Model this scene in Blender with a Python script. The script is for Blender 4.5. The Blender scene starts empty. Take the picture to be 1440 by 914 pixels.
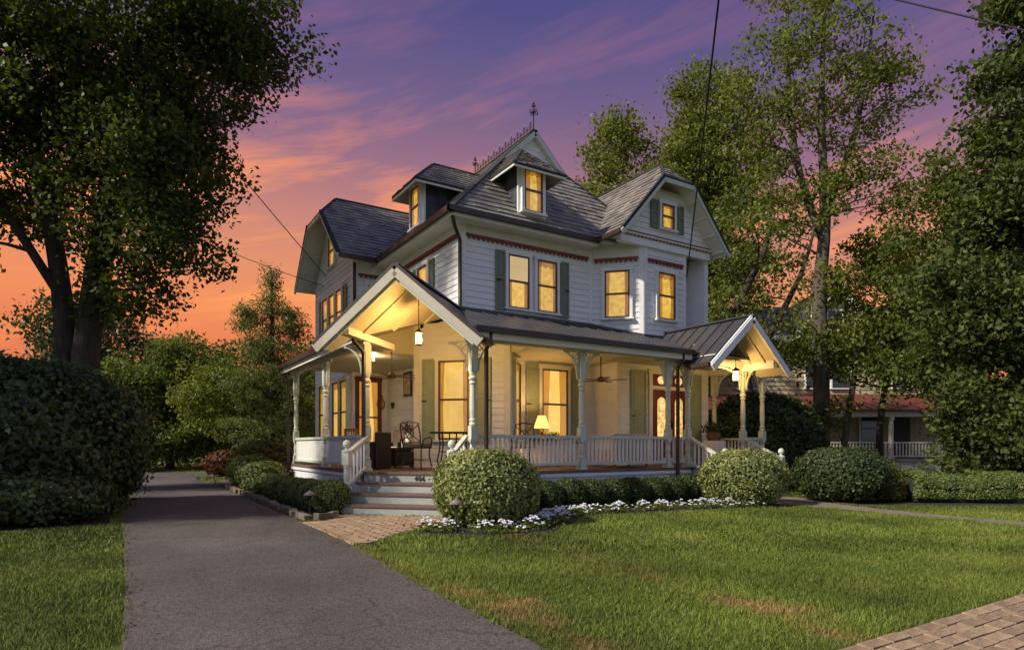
import bpy, math, random
import numpy as np
from mathutils import Vector, Matrix

# ------------------------------------------------------------------ camera, sky, sun, exposure
S = bpy.context.scene
COL = S.collection
cam_d = bpy.data.cameras.new('camera')
cam = bpy.data.objects.new('camera', cam_d); COL.objects.link(cam)
cam.location = (0, 0, 1.20)
cam.rotation_euler = (math.radians(90), 0, math.radians(-32))
cam_d.lens = 22.0; cam_d.sensor_width = 36.0; cam_d.shift_y = 0.1174
cam_d.clip_start = 0.1; cam_d.clip_end = 3000
S.camera = cam
S.view_settings.view_transform = 'Standard'
S.view_settings.look = 'None'
S.view_settings.exposure = 0.35
S.view_settings.gamma = 1.0
S.view_settings.use_curve_mapping = False
S.render.engine = 'CYCLES'
S.cycles.max_bounces = 8
S.cycles.transparent_max_bounces = 16
S.cycles.sample_clamp_indirect = 4.0

SUN_DIR = Vector((1.0, -0.05, -0.75)).normalized()      # the way the light travels
sun_el = math.asin(-SUN_DIR.z)
sun_az = math.atan2(-SUN_DIR.x, -SUN_DIR.y)             # clockwise from +Y


def srgb(r, g, b):
    f = lambda c: ((c / 255) / 12.92 if c / 255 <= 0.04045 else ((c / 255 + 0.055) / 1.055) ** 2.4)
    return (f(r), f(g), f(b), 1.0)


W = bpy.data.worlds.new('World'); S.world = W; W.use_nodes = True
nt = W.node_tree; nt.nodes.clear()
N = nt.nodes.new; L = nt.links.new
wo = N('ShaderNodeOutputWorld'); bg = N('ShaderNodeBackground'); L(bg.outputs[0], wo.inputs[0])
tc = N('ShaderNodeTexCoord')
sep = N('ShaderNodeSeparateXYZ'); L(tc.outputs['Generated'], sep.inputs[0])


def vdot(v):
    d = N('ShaderNodeVectorMath'); d.operation = 'DOT_PRODUCT'; d.inputs[1].default_value = v
    L(tc.outputs['Generated'], d.inputs[0]); return d.outputs['Value']


def wmath(op, a, b=None, c=None):
    m = N('ShaderNodeMath'); m.operation = op
    for i, q in enumerate((a, b, c)):
        if q is None: continue
        if hasattr(q, 'is_linked'): L(q, m.inputs[i])
        else: m.inputs[i].default_value = q
    return m.outputs[0]


east = vdot((0.848, -0.53, 0.0))
zed = wmath('ABSOLUTE', sep.outputs[2])
zz = wmath('ADD', zed, wmath('MULTIPLY', east, 0.055))
ramp = N('ShaderNodeValToRGB'); L(zz, ramp.inputs[0])
stops = [(0.0, (196, 100, 62)), (0.10, (220, 112, 64)), (0.17, (232, 134, 78)), (0.24, (218, 138, 94)),
         (0.32, (190, 124, 112)), (0.40, (146, 104, 124)), (0.48, (106, 88, 128)), (0.57, (76, 72, 124)), (0.78, (64, 62, 116)), (1.0, (58, 60, 112))]
el = ramp.color_ramp.elements
el[0].position, el[0].color = stops[0][0], srgb(*stops[0][1])
el[1].position, el[1].color = stops[-1][0], srgb(*stops[-1][1])
for p, c in stops[1:-1]:
    e = el.new(p); e.color = srgb(*c)
# streaky sunset cloud
tilt = wmath('SUBTRACT', zed, wmath('MULTIPLY', east, 0.24))
comb = N('ShaderNodeCombineXYZ')
L(wmath('MULTIPLY', east, 1.5), comb.inputs[0]); L(wmath('MULTIPLY', tilt, 11.0), comb.inputs[1]); L(wmath('MULTIPLY', vdot((0.53, 0.848, 0)), 1.3), comb.inputs[2])
no = N('ShaderNodeTexNoise'); no.inputs['Scale'].default_value = 1.7; no.inputs['Detail'].default_value = 10; no.inputs['Roughness'].default_value = 0.62
no.inputs['Distortion'].default_value = 0.35
L(comb.outputs[0], no.inputs['Vector'])
cr = N('ShaderNodeValToRGB'); L(no.outputs['Fac'], cr.inputs[0])
cr.color_ramp.elements[0].position = 0.48; cr.color_ramp.elements[0].color = (0, 0, 0, 1)
cr.color_ramp.elements[1].position = 0.66; cr.color_ramp.elements[1].color = (1, 1, 1, 1)
band = N('ShaderNodeValToRGB'); L(zz, band.inputs[0])
band.color_ramp.elements[0].position = 0.05; band.color_ramp.elements[0].color = (0.3, 0.3, 0.3, 1)
band.color_ramp.elements[1].position = 0.62; band.color_ramp.elements[1].color = (0.06, 0.06, 0.06, 1)
e = band.color_ramp.elements.new(0.30); e.color = (1, 1, 1, 1)
e = band.color_ramp.elements.new(0.43); e.color = (0.72, 0.72, 0.72, 1)
cloudc = N('ShaderNodeValToRGB'); L(zz, cloudc.inputs[0])
cloudc.color_ramp.elements[0].position = 0.2; cloudc.color_ramp.elements[0].color = srgb(252, 160, 84)
cloudc.color_ramp.elements[1].position = 0.5; cloudc.color_ramp.elements[1].color = srgb(156, 104, 128)
e = cloudc.color_ramp.elements.new(0.36); e.color = srgb(242, 148, 98)
mixc = N('ShaderNodeMixRGB'); L(wmath('MULTIPLY', cr.outputs[0], band.outputs[0]), mixc.inputs[0])
L(ramp.outputs[0], mixc.inputs[1]); L(cloudc.outputs[0], mixc.inputs[2])
# away from the sunset the evening sky is plain blue
eastr = N('ShaderNodeValToRGB'); L(zed, eastr.inputs[0])
eastr.color_ramp.elements[0].position = 0.0; eastr.color_ramp.elements[0].color = srgb(158, 160, 176)
eastr.color_ramp.elements[1].position = 1.0; eastr.color_ramp.elements[1].color = srgb(88, 98, 158)
e = eastr.color_ramp.elements.new(0.35); e.color = srgb(142, 148, 178)
west = N('ShaderNodeMapRange'); west.interpolation_type = 'SMOOTHSTEP'
west.inputs[1].default_value = 0.10; west.inputs[2].default_value = 0.66
L(vdot((0.45, 0.893, 0.0)), west.inputs[0])
mixw = N('ShaderNodeMixRGB'); L(west.outputs[0], mixw.inputs[0]); L(eastr.outputs[0], mixw.inputs[1]); L(mixc.outputs[0], mixw.inputs[2])
sky = N('ShaderNodeTexSky'); sky.sky_type = 'NISHITA'; sky.sun_disc = False
sky.sun_elevation = sun_el; sky.sun_rotation = sun_az
add = N('ShaderNodeMixRGB'); add.blend_type = 'ADD'; add.inputs[0].default_value = 1.0
sc = N('ShaderNodeMixRGB'); sc.blend_type = 'MULTIPLY'; sc.inputs[0].default_value = 1.0
sc.inputs[2].default_value = (0.006, 0.006, 0.006, 1)
L(sky.outputs[0], sc.inputs[1]); L(mixw.outputs[0], add.inputs[1]); L(sc.outputs[0], add.inputs[2])
L(add.outputs[0], bg.inputs[0]); bg.inputs[1].default_value = 0.86

sun_l = bpy.data.lights.new('sun', 'SUN'); sun_l.energy = 4.1; sun_l.angle = math.radians(1.6); sun_l.color = (1.0, 0.91, 0.76)
sun = bpy.data.objects.new('sun', sun_l); COL.objects.link(sun)
sun.rotation_euler = SUN_DIR.to_track_quat('-Z', 'Y').to_euler(); sun.location = (-30, 15, 30)

# ------------------------------------------------------------------ materials
MATS = {}


def mat(name, col, rough=0.7, var=0.15, scale=6.0, bump=0.0, bscale=None, island=0.0, metal=0.0, emit=None, es=0.0, stretch=None, spec=None, trans=0.0, col2=None):
    m = bpy.data.materials.new(name); m.use_nodes = True; MATS[name] = m
    t = m.node_tree; b = t.nodes['Principled BSDF']
    n = t.nodes.new; l = t.links.new
    tcn = n('ShaderNodeTexCoord'); vec = tcn.outputs['Object']
    if stretch:
        mp = n('ShaderNodeMapping'); mp.inputs['Scale'].default_value = stretch; l(vec, mp.inputs[0]); vec = mp.outputs[0]
    nz = n('ShaderNodeTexNoise'); nz.inputs['Scale'].default_value = scale; nz.inputs['Detail'].default_value = 6; nz.inputs['Roughness'].default_value = 0.62
    l(vec, nz.inputs['Vector'])
    rp = n('ShaderNodeValToRGB'); l(nz.outputs['Fac'], rp.inputs[0])
    c = Vector(col[:3]); d = Vector(col2[:3]) if col2 else c * (1 - var * 1.6)
    rp.color_ramp.elements[0].position = 0.3; rp.color_ramp.elements[0].color = (*d, 1)
    rp.color_ramp.elements[1].position = 0.68; rp.color_ramp.elements[1].color = (*((c * (1 + var)) if not col2 else c), 1)
    out = rp.outputs[0]
    if island:
        g = n('ShaderNodeNewGeometry'); mr = n('ShaderNodeMapRange')
        mr.inputs[3].default_value = 1 - island; mr.inputs[4].default_value = 1 + island
        l(g.outputs['Random Per Island'], mr.inputs[0])
        oi = n('ShaderNodeObjectInfo'); ad = n('ShaderNodeMath'); ad.operation = 'ADD'
        mu = n('ShaderNodeVectorMath'); mu.operation = 'SCALE'; l(out, mu.inputs[0]); l(mr.outputs[0], mu.inputs['Scale']); out = mu.outputs[0]
    l(out, b.inputs['Base Color'])
    b.inputs['Roughness'].default_value = rough; b.inputs['Metallic'].default_value = metal
    if spec is not None: b.inputs['Specular IOR Level'].default_value = spec
    if trans: b.inputs['Transmission Weight'].default_value = trans
    if bump:
        bn = n('ShaderNodeBump'); bn.inputs['Strength'].default_value = bump; bn.inputs['Distance'].default_value = 0.02
        nb = n('ShaderNodeTexNoise'); nb.inputs['Scale'].default_value = bscale or scale * 6; nb.inputs['Detail'].default_value = 5
        l(vec, nb.inputs['Vector']); l(nb.outputs['Fac'], bn.inputs['Height']); l(bn.outputs[0], b.inputs['Normal'])
    if emit:
        b.inputs['Emission Color'].default_value = (*emit, 1); b.inputs['Emission Strength'].default_value = es
    return m


def objrandom(m, amt):
    """brightness varies from object to object"""
    t = m.node_tree; b = t.nodes['Principled BSDF']; src = b.inputs['Base Color'].links[0].from_socket
    oi = t.nodes.new('ShaderNodeObjectInfo'); mr = t.nodes.new('ShaderNodeMapRange')
    mr.inputs[3].default_value = 1 - amt; mr.inputs[4].default_value = 1 + amt
    t.links.new(oi.outputs['Random'], mr.inputs[0])
    mu = t.nodes.new('ShaderNodeVectorMath'); mu.operation = 'SCALE'
    t.links.new(src, mu.inputs[0]); t.links.new(mr.outputs[0], mu.inputs['Scale']); t.links.new(mu.outputs[0], b.inputs['Base Color'])
    return m


objrandom(mat('siding', (0.78, 0.78, 0.77), 0.55, 0.05, 1.6, 0.12, 40, stretch=(1, 1, 3)), 0.035)
mat('white', (0.80, 0.80, 0.77), 0.5, 0.06, 3.0, 0.05, 60)
mat('cream', (0.74, 0.72, 0.62), 0.55, 0.06, 3.0, 0.05, 60)
mat('beige', (0.47, 0.43, 0.34), 0.6, 0.06, 4.0)
mat('sage', (0.34, 0.40, 0.31), 0.55, 0.08, 4.0, 0.05, 50)
mat('pale_sage', (0.56, 0.60, 0.50), 0.55, 0.07, 4.0, 0.05, 50)
mat('shutter_green', (0.175, 0.205, 0.14), 0.55, 0.1, 5.0, 0.08, 50)
mat('shutter_sage', (0.30, 0.34, 0.22), 0.55, 0.08, 5.0, 0.08, 50)
mat('gutter', (0.045, 0.026, 0.02), 0.4, 0.2, 3.0)
mat('red_trim', (0.22, 0.05, 0.035), 0.6, 0.15, 8.0)
mat('sash_brown', (0.11, 0.06, 0.045), 0.5, 0.15, 8.0)
mat('door_red', (0.15, 0.028, 0.016), 0.35, 0.2, 5.0, stretch=(1, 1, 0.2))
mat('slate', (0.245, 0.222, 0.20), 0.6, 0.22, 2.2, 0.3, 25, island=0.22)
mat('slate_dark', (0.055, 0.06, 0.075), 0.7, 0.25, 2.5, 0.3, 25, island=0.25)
mat('underlay', (0.03, 0.03, 0.032), 0.9, 0.1)
mat('seam_roof', (0.058, 0.055, 0.062), 0.42, 0.15, 1.5, 0.05, 8)
mat('iron', (0.02, 0.02, 0.022), 0.5, 0.2, 10)
mat('deck', (0.17, 0.10, 0.075), 0.6, 0.2, 3.0, 0.2, 30, stretch=(1, 8, 1))
mat('skirt', (0.72, 0.74, 0.77), 0.6, 0.06, 2.5)
mat('riser', (0.37, 0.395, 0.36), 0.6, 0.1, 4.0)
mat('ceiling', (0.50, 0.45, 0.32), 0.6, 0.06, 2.0, stretch=(1, 1, 1))
mat('wicker', (0.013, 0.011, 0.011), 0.6, 0.3, 30, 0.5, 80)
mat('cushion', (0.50, 0.40, 0.30), 0.9, 0.12, 6.0, 0.2, 60)
mat('olive_cushion', (0.25, 0.22, 0.10), 0.9, 0.15, 8.0, 0.2, 60)
mat('dark_metal', (0.035, 0.028, 0.025), 0.45, 0.2, 10)
mat('fan_wood', (0.10, 0.035, 0.02), 0.4, 0.25, 6.0, stretch=(1, 6, 1))
mat('wood', (0.22, 0.13, 0.07), 0.6, 0.25, 6.0, stretch=(5, 1, 1))
mat('old_wood', (0.20, 0.17, 0.14), 0.8, 0.25, 6.0, stretch=(5, 5, 1))
mat('terracotta', (0.16, 0.07, 0.045), 0.8, 0.2, 8.0)
mat('black', (0.01, 0.01, 0.01), 0.6, 0.2)
m_as = mat('asphalt', (0.115, 0.101, 0.092), 0.85, 0.16, 0.7, 1.0, 130)
t = m_as.node_tree; b_ = t.nodes['Principled BSDF']; src = b_.inputs['Base Color'].links[0].from_socket
vz = t.nodes.new('ShaderNodeTexVoronoi'); vz.inputs['Scale'].default_value = 75; t.links.new(t.nodes['Texture Coordinate'].outputs['Object'], vz.inputs['Vector'])
mr_ = t.nodes.new('ShaderNodeMapRange'); mr_.inputs[3].default_value = 0.55; mr_.inputs[4].default_value = 1.5
sp_ = t.nodes.new('ShaderNodeSeparateColor'); t.links.new(vz.outputs['Color'], sp_.inputs[0]); t.links.new(sp_.outputs[0], mr_.inputs[0])
ck = t.nodes.new('ShaderNodeTexVoronoi'); ck.feature = 'DISTANCE_TO_EDGE'; ck.inputs['Scale'].default_value = 0.42
wn_ = t.nodes.new('ShaderNodeTexNoise'); wn_.inputs['Scale'].default_value = 2.5; wn_.inputs['Detail'].default_value = 6
ov_ = t.nodes.new('ShaderNodeVectorMath'); ov_.operation = 'MULTIPLY_ADD'; ov_.inputs[1].default_value = (0.5, 0.5, 0.5)
t.links.new(t.nodes['Texture Coordinate'].outputs['Object'], wn_.inputs['Vector']); t.links.new(wn_.outputs['Color'], ov_.inputs[0]); t.links.new(t.nodes['Texture Coordinate'].outputs['Object'], ov_.inputs[2]); t.links.new(ov_.outputs[0], ck.inputs['Vector'])
cm_ = t.nodes.new('ShaderNodeMapRange'); cm_.inputs[1].default_value = 0.0; cm_.inputs[2].default_value = 0.008; cm_.inputs[3].default_value = 0.55; cm_.inputs[4].default_value = 1.0; t.links.new(ck.outputs['Distance'], cm_.inputs[0])
st_ = t.nodes.new('ShaderNodeTexNoise'); st_.inputs['Scale'].default_value = 0.33; st_.inputs['Detail'].default_value = 7; t.links.new(t.nodes['Texture Coordinate'].outputs['Object'], st_.inputs['Vector'])
sm_ = t.nodes.new('ShaderNodeMapRange'); sm_.inputs[1].default_value = 0.35; sm_.inputs[2].default_value = 0.65; sm_.inputs[3].default_value = 0.72; sm_.inputs[4].default_value = 1.15; t.links.new(st_.outputs['Fac'], sm_.inputs[0])
p1_ = t.nodes.new('ShaderNodeMath'); p1_.operation = 'MULTIPLY'; t.links.new(cm_.outputs[0], p1_.inputs[0]); t.links.new(sm_.outputs[0], p1_.inputs[1])
p2_ = t.nodes.new('ShaderNodeMath'); p2_.operation = 'MULTIPLY'; t.links.new(p1_.outputs[0], p2_.inputs[0]); t.links.new(mr_.outputs[0], p2_.inputs[1])
mr_ = p2_
mu_ = t.nodes.new('ShaderNodeVectorMath'); mu_.operation = 'SCALE'; t.links.new(src, mu_.inputs[0]); t.links.new(mr_.outputs[0], mu_.inputs['Scale']); t.links.new(mu_.outputs[0], b_.inputs['Base Color'])
objrandom(mat('brick', (0.345, 0.24, 0.15), 0.85, 0.25, 9.0, 0.5, 60), 0.2)
mat('brick_bed', (0.13, 0.10, 0.08), 0.95, 0.25, 20.0, 0.4, 90)
mat('concrete', (0.20, 0.165, 0.12), 0.9, 0.2, 4.0, 0.4, 60)
mat('soil', (0.032, 0.022, 0.016), 0.95, 0.4, 12.0, 0.9, 50)
objrandom(mat('stone', (0.17, 0.14, 0.115), 0.9, 0.3, 8.0, 0.6, 40), 0.25)
mat('bark', (0.055, 0.042, 0.033), 0.95, 0.35, 6.0, 0.9, 22, stretch=(1, 1, 0.25))
mat('bark_grey', (0.10, 0.085, 0.07), 0.95, 0.35, 6.0, 0.9, 22, stretch=(1, 1, 0.25))
mat('petal', (0.66, 0.66, 0.70), 0.7, 0.08, 20.0, island=0.1)
mat('yellow_siding', (0.40, 0.33, 0.20), 0.7, 0.08, 2.0)
mat('red_metal', (0.15, 0.045, 0.032), 0.5, 0.2, 1.5)
mat('grey_roof', (0.20, 0.19, 0.185), 0.8, 0.2, 2.0, 0.3, 20, island=0.2)
mat('dark_glass', (0.02, 0.022, 0.025), 0.08, 0.2, 2.0, spec=0.8)
mat('lamp_shade', (0.8, 0.6, 0.3), 0.8, 0.05, 4.0, emit=(1.0, 0.48, 0.12), es=1.6)
mat('lamp_glow', (0.9, 0.8, 0.6), 0.5, 0.02, 4.0, emit=(1.0, 0.72, 0.34), es=7.0)
mat('picture', (0.75, 0.62, 0.3), 0.6, 0.1, 9.0, col2=(0.22, 0.13, 0.04))
mat('frame_dark', (0.05, 0.03, 0.02), 0.5, 0.2, 8)
mat('wire', (0.008, 0.008, 0.009), 0.6, 0.1)


def leafmat(name, c1, c2, trans=0.35, rough=0.5):
    m = bpy.data.materials.new(name); m.use_nodes = True; MATS[name] = m
    t = m.node_tree; t.nodes.clear(); n = t.nodes.new; l = t.links.new
    o = n('ShaderNodeOutputMaterial'); p = n('ShaderNodeBsdfPrincipled'); tr = n('ShaderNodeBsdfTranslucent'); mx = n('ShaderNodeMixShader')
    g = n('ShaderNodeNewGeometry'); r = n('ShaderNodeValToRGB')
    tcn = n('ShaderNodeTexCoord'); nz = n('ShaderNodeTexNoise'); nz.inputs['Scale'].default_value = 0.7; nz.inputs['Detail'].default_value = 3
    l(tcn.outputs['Object'], nz.inputs['Vector'])
    a = n('ShaderNodeMath'); a.operation = 'MULTIPLY_ADD'; a.inputs[1].default_value = 0.6; l(g.outputs['Random Per Island'], a.inputs[0])
    s = n('ShaderNodeMath'); s.operation = 'MULTIPLY_ADD'; s.inputs[1].default_value = 0.9; s.inputs[2].default_value = -0.25; l(nz.outputs['Fac'], s.inputs[0])
    l(s.outputs[0], a.inputs[2]); l(a.outputs[0], r.inputs[0])
    r.color_ramp.elements[0].position = 0.1; r.color_ramp.elements[0].color = (*c1, 1)
    r.color_ramp.elements[1].position = 0.9; r.color_ramp.elements[1].color = (*c2, 1)
    l(r.outputs[0], p.inputs['Base Color']); p.inputs['Roughness'].default_value = rough; p.inputs['Specular IOR Level'].default_value = 0.35
    b = n('ShaderNodeMixRGB'); b.blend_type = 'MULTIPLY'; b.inputs[0].default_value = 1; b.inputs[2].default_value = (1.3, 1.25, 0.5, 1); l(r.outputs[0], b.inputs[1]); l(b.outputs[0], tr.inputs[0])
    mx.inputs[0].default_value = trans; l(p.outputs[0], mx.inputs[1]); l(tr.outputs[0], mx.inputs[2]); l(mx.outputs[0], o.inputs[0])
    return m


leafmat('maple_leaf', (0.03, 0.055, 0.012), (0.12, 0.155, 0.03), 0.42)
leafmat('yew_leaf', (0.024, 0.042, 0.015), (0.09, 0.125, 0.038), 0.25)
leafmat('box_leaf', (0.05, 0.09, 0.016), (0.30, 0.34, 0.10), 0.25, 0.4)
leafmat('pale_box_leaf', (0.05, 0.085, 0.014), (0.44, 0.46, 0.17), 0.25, 0.35)
leafmat('dark_box_leaf', (0.025, 0.045, 0.012), (0.075, 0.11, 0.025), 0.2, 0.45)
leafmat('bright_leaf', (0.07, 0.105, 0.018), (0.24, 0.27, 0.05), 0.48)
leafmat('mid_leaf', (0.055, 0.09, 0.018), (0.20, 0.235, 0.05), 0.42)
leafmat('glossy_leaf', (0.018, 0.036, 0.010), (0.13, 0.165, 0.032), 0.32, 0.62)
leafmat('pine_leaf', (0.07, 0.10, 0.03), (0.22, 0.25, 0.08), 0.35)
leafmat('red_leaf', (0.07, 0.022, 0.010), (0.19, 0.07, 0.02), 0.3)
leafmat('gold_leaf', (0.09, 0.09, 0.015), (0.26, 0.24, 0.04), 0.35)

# lit window glass: warm room light behind slightly reflecting panes
def litglass(name, c1, c2, es, scale):
    m = bpy.data.materials.new(name); m.use_nodes = True; MATS[name] = m
    t = m.node_tree; b = t.nodes['Principled BSDF']; n = t.nodes.new; l = t.links.new
    tcn = n('ShaderNodeTexCoord'); nz = n('ShaderNodeTexNoise'); nz.inputs['Scale'].default_value = scale; nz.inputs['Detail'].default_value = 6; nz.inputs['Roughness'].default_value = 0.65
    l(tcn.outputs['Object'], nz.inputs['Vector'])
    r = n('ShaderNodeValToRGB'); l(nz.outputs['Fac'], r.inputs[0])
    r.color_ramp.elements[0].position = 0.36; r.color_ramp.elements[0].color = (*c1, 1)
    r.color_ramp.elements[1].position = 0.66; r.color_ramp.elements[1].color = (*c2, 1)
    oi = n('ShaderNodeObjectInfo'); mr = n('ShaderNodeMapRange'); mr.inputs[3].default_value = es * 0.72; mr.inputs[4].default_value = es * 1.12
    l(oi.outputs['Random'], mr.inputs[0]); l(mr.outputs[0], b.inputs['Emission Strength'])
    l(r.outputs[0], b.inputs['Emission Color'])
    b.inputs['Base Color'].default_value = (0.02, 0.018, 0.012, 1); b.inputs['Roughness'].default_value = 0.06
    return m


litglass('lit_glass', (0.66, 0.38, 0.05), (0.98, 0.60, 0.125), 1.0, 8.0)
litglass('lit_blind', (0.82, 0.56, 0.24), (0.88, 0.62, 0.28), 0.8, 2.0)
litglass('lit_soft', (0.78, 0.45, 0.075), (0.98, 0.60, 0.145), 1.0, 1.5)
litglass('door_glass', (0.35, 0.20, 0.04), (1.0, 0.66, 0.24), 1.2, 14.0)

def thinmat(name, a, c1, bcol, c2, fac):
    m = bpy.data.materials.new(name); m.use_nodes = True; MATS[name] = m
    t = m.node_tree; t.nodes.clear(); o = t.nodes.new('ShaderNodeOutputMaterial'); x = t.nodes.new(a); y = t.nodes.new(bcol); mx = t.nodes.new('ShaderNodeMixShader')
    x.inputs[0].default_value = (*c1, 1); y.inputs[0].default_value = (*c2, 1)
    t.links.new(x.outputs[0], mx.inputs[1]); t.links.new(y.outputs[0], mx.inputs[2]); t.links.new(mx.outputs[0], o.inputs[0])
    if fac is None:
        lw = t.nodes.new('ShaderNodeLayerWeight'); pw = t.nodes.new('ShaderNodeMath'); pw.operation = 'POWER'; pw.inputs[1].default_value = 4.0
        ma = t.nodes.new('ShaderNodeMath'); ma.operation = 'MULTIPLY_ADD'; ma.inputs[1].default_value = 0.6; ma.inputs[2].default_value = 0.035
        t.links.new(lw.outputs['Facing'], pw.inputs[0]); t.links.new(pw.outputs[0], ma.inputs[0]); t.links.new(ma.outputs[0], mx.inputs[0]); y.inputs['Roughness'].default_value = 0.02
    else: mx.inputs[0].default_value = fac


thinmat('clear_glass', 'ShaderNodeBsdfTransparent', (0.95, 0.95, 0.95), 'ShaderNodeBsdfGlossy', (1, 1, 1), None)
thinmat('curtain', 'ShaderNodeBsdfDiffuse', (0.66, 0.52, 0.34), 'ShaderNodeBsdfTranslucent', (0.8, 0.62, 0.38), 0.62)
thinmat('blind', 'ShaderNodeBsdfDiffuse', (0.8, 0.74, 0.64), 'ShaderNodeBsdfTranslucent', (0.9, 0.82, 0.7), 0.75)
m = bpy.data.materials.new('lantern_glass'); m.use_nodes = True; MATS['lantern_glass'] = m
t = m.node_tree; t.nodes.clear()
o_ = t.nodes.new('ShaderNodeOutputMaterial'); tr_ = t.nodes.new('ShaderNodeBsdfTransparent'); em_ = t.nodes.new('ShaderNodeEmission'); mx_ = t.nodes.new('ShaderNodeMixShader')
em_.inputs[0].default_value = (1.0, 0.74, 0.36, 1); em_.inputs[1].default_value = 5.0; mx_.inputs[0].default_value = 0.35
t.links.new(tr_.outputs[0], mx_.inputs[1]); t.links.new(em_.outputs[0], mx_.inputs[2]); t.links.new(mx_.outputs[0], o_.inputs[0])

# lawn: green with dry strips
def lawnmat(name, dark):
    m = bpy.data.materials.new(name); m.use_nodes = True; MATS[name] = m
    t = m.node_tree; b = t.nodes['Principled BSDF']; n = t.nodes.new; l = t.links.new
    g = n('ShaderNodeTexCoord'); sp = n('ShaderNodeSeparateXYZ'); l(g.outputs['Object'], sp.inputs[0])
    n1 = n('ShaderNodeTexNoise'); n1.inputs['Scale'].default_value = 0.9; n1.inputs['Detail'].default_value = 5; l(g.outputs['Object'], n1.inputs['Vector'])
    n2 = n('ShaderNodeTexNoise'); n2.inputs['Scale'].default_value = 2.4; n2.inputs['Detail'].default_value = 4; l(g.outputs['Object'], n2.inputs['Vector'])

    def mm(op, a, b_=None, c_=None):
        q = n('ShaderNodeMath'); q.operation = op; q.use_clamp = (op == 'SUBTRACT')
        for i, v in enumerate((a, b_, c_)):
            if v is None: continue
            if hasattr(v, 'is_linked'): l(v, q.inputs[i])
            else: q.inputs[i].default_value = v
        return q.outputs[0]
    # distance from the dry strip x = 4.25 .. and from the driveway edge x = 2.5
    wob = mm('MULTIPLY_ADD', n1.outputs['Fac'], 1.5, -0.75)
    d1 = mm('ABSOLUTE', mm('ADD', mm('ADD', sp.outputs[0], -4.15), mm('MULTIPLY_ADD', sp.outputs[1], -0.13, 0.6)))
    s1 = mm('SUBTRACT', 0.62, mm('MULTIPLY', mm('ADD', d1, wob), 2.3))
    d2 = mm('ABSOLUTE', mm('ADD', sp.outputs[0], -2.35))
    s2 = mm('SUBTRACT', 0.45, mm('MULTIPLY', mm('ADD', d2, wob), 2.6))
    n3 = mm('SUBTRACT', mm('MULTIPLY', n1.outputs['Fac'], 2.4), 1.12)
    dry = mm('MINIMUM', mm('ADD', mm('MULTIPLY', mm('MAXIMUM', s1, s2), mm('MULTIPLY', mm('SUBTRACT', n2.outputs['Fac'], 0.36), 6.0)), mm('MULTIPLY', n3, 0.22)), 1.0)
    gr = n('ShaderNodeValToRGB'); geo = n('ShaderNodeNewGeometry')
    rnd = mm('ADD', mm('MULTIPLY', geo.outputs['Random Per Island'], 0.55), mm('MULTIPLY', n1.outputs['Fac'], 0.5)) if not dark else n1.outputs['Fac']
    l(rnd, gr.inputs[0])
    k = 0.6 if dark else 1.0
    gr.color_ramp.elements[0].position = 0.15; gr.color_ramp.elements[0].color = (0.060 * k, 0.098 * k, 0.012 * k, 1)
    gr.color_ramp.elements[1].position = 0.9; gr.color_ramp.elements[1].color = (0.225 * k, 0.275 * k, 0.042 * k, 1)
    mxx = n('ShaderNodeMixRGB'); l(dry, mxx.inputs[0]); l(gr.outputs[0], mxx.inputs[1]); mxx.inputs[2].default_value = (0.30 * k, 0.20 * k, 0.07 * k, 1)
    n4 = n('ShaderNodeTexNoise'); n4.inputs['Scale'].default_value = 0.55; n4.inputs['Detail'].default_value = 6; l(g.outputs['Object'], n4.inputs['Vector'])
    mr4 = n('ShaderNodeMapRange'); mr4.inputs[1].default_value = 0.32; mr4.inputs[2].default_value = 0.66; mr4.inputs[3].default_value = 0.55; mr4.inputs[4].default_value = 1.12; l(n4.outputs['Fac'], mr4.inputs[0])
    sc4 = n('ShaderNodeVectorMath'); sc4.operation = 'SCALE'; l(mxx.outputs[0], sc4.inputs[0]); l(mr4.outputs[0], sc4.inputs['Scale'])
    l(sc4.outputs[0], b.inputs['Base Color']); b.inputs['Roughness'].default_value = 0.65; b.inputs['Specular IOR Level'].default_value = 0.25


lawnmat('grass', False); lawnmat('turf', True)

# ------------------------------------------------------------------ mesh helpers
rnd = random.Random(7)
rng = np.random.default_rng(11)
R2 = math.sqrt(0.5)
I4 = Matrix.Identity(4)


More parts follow.
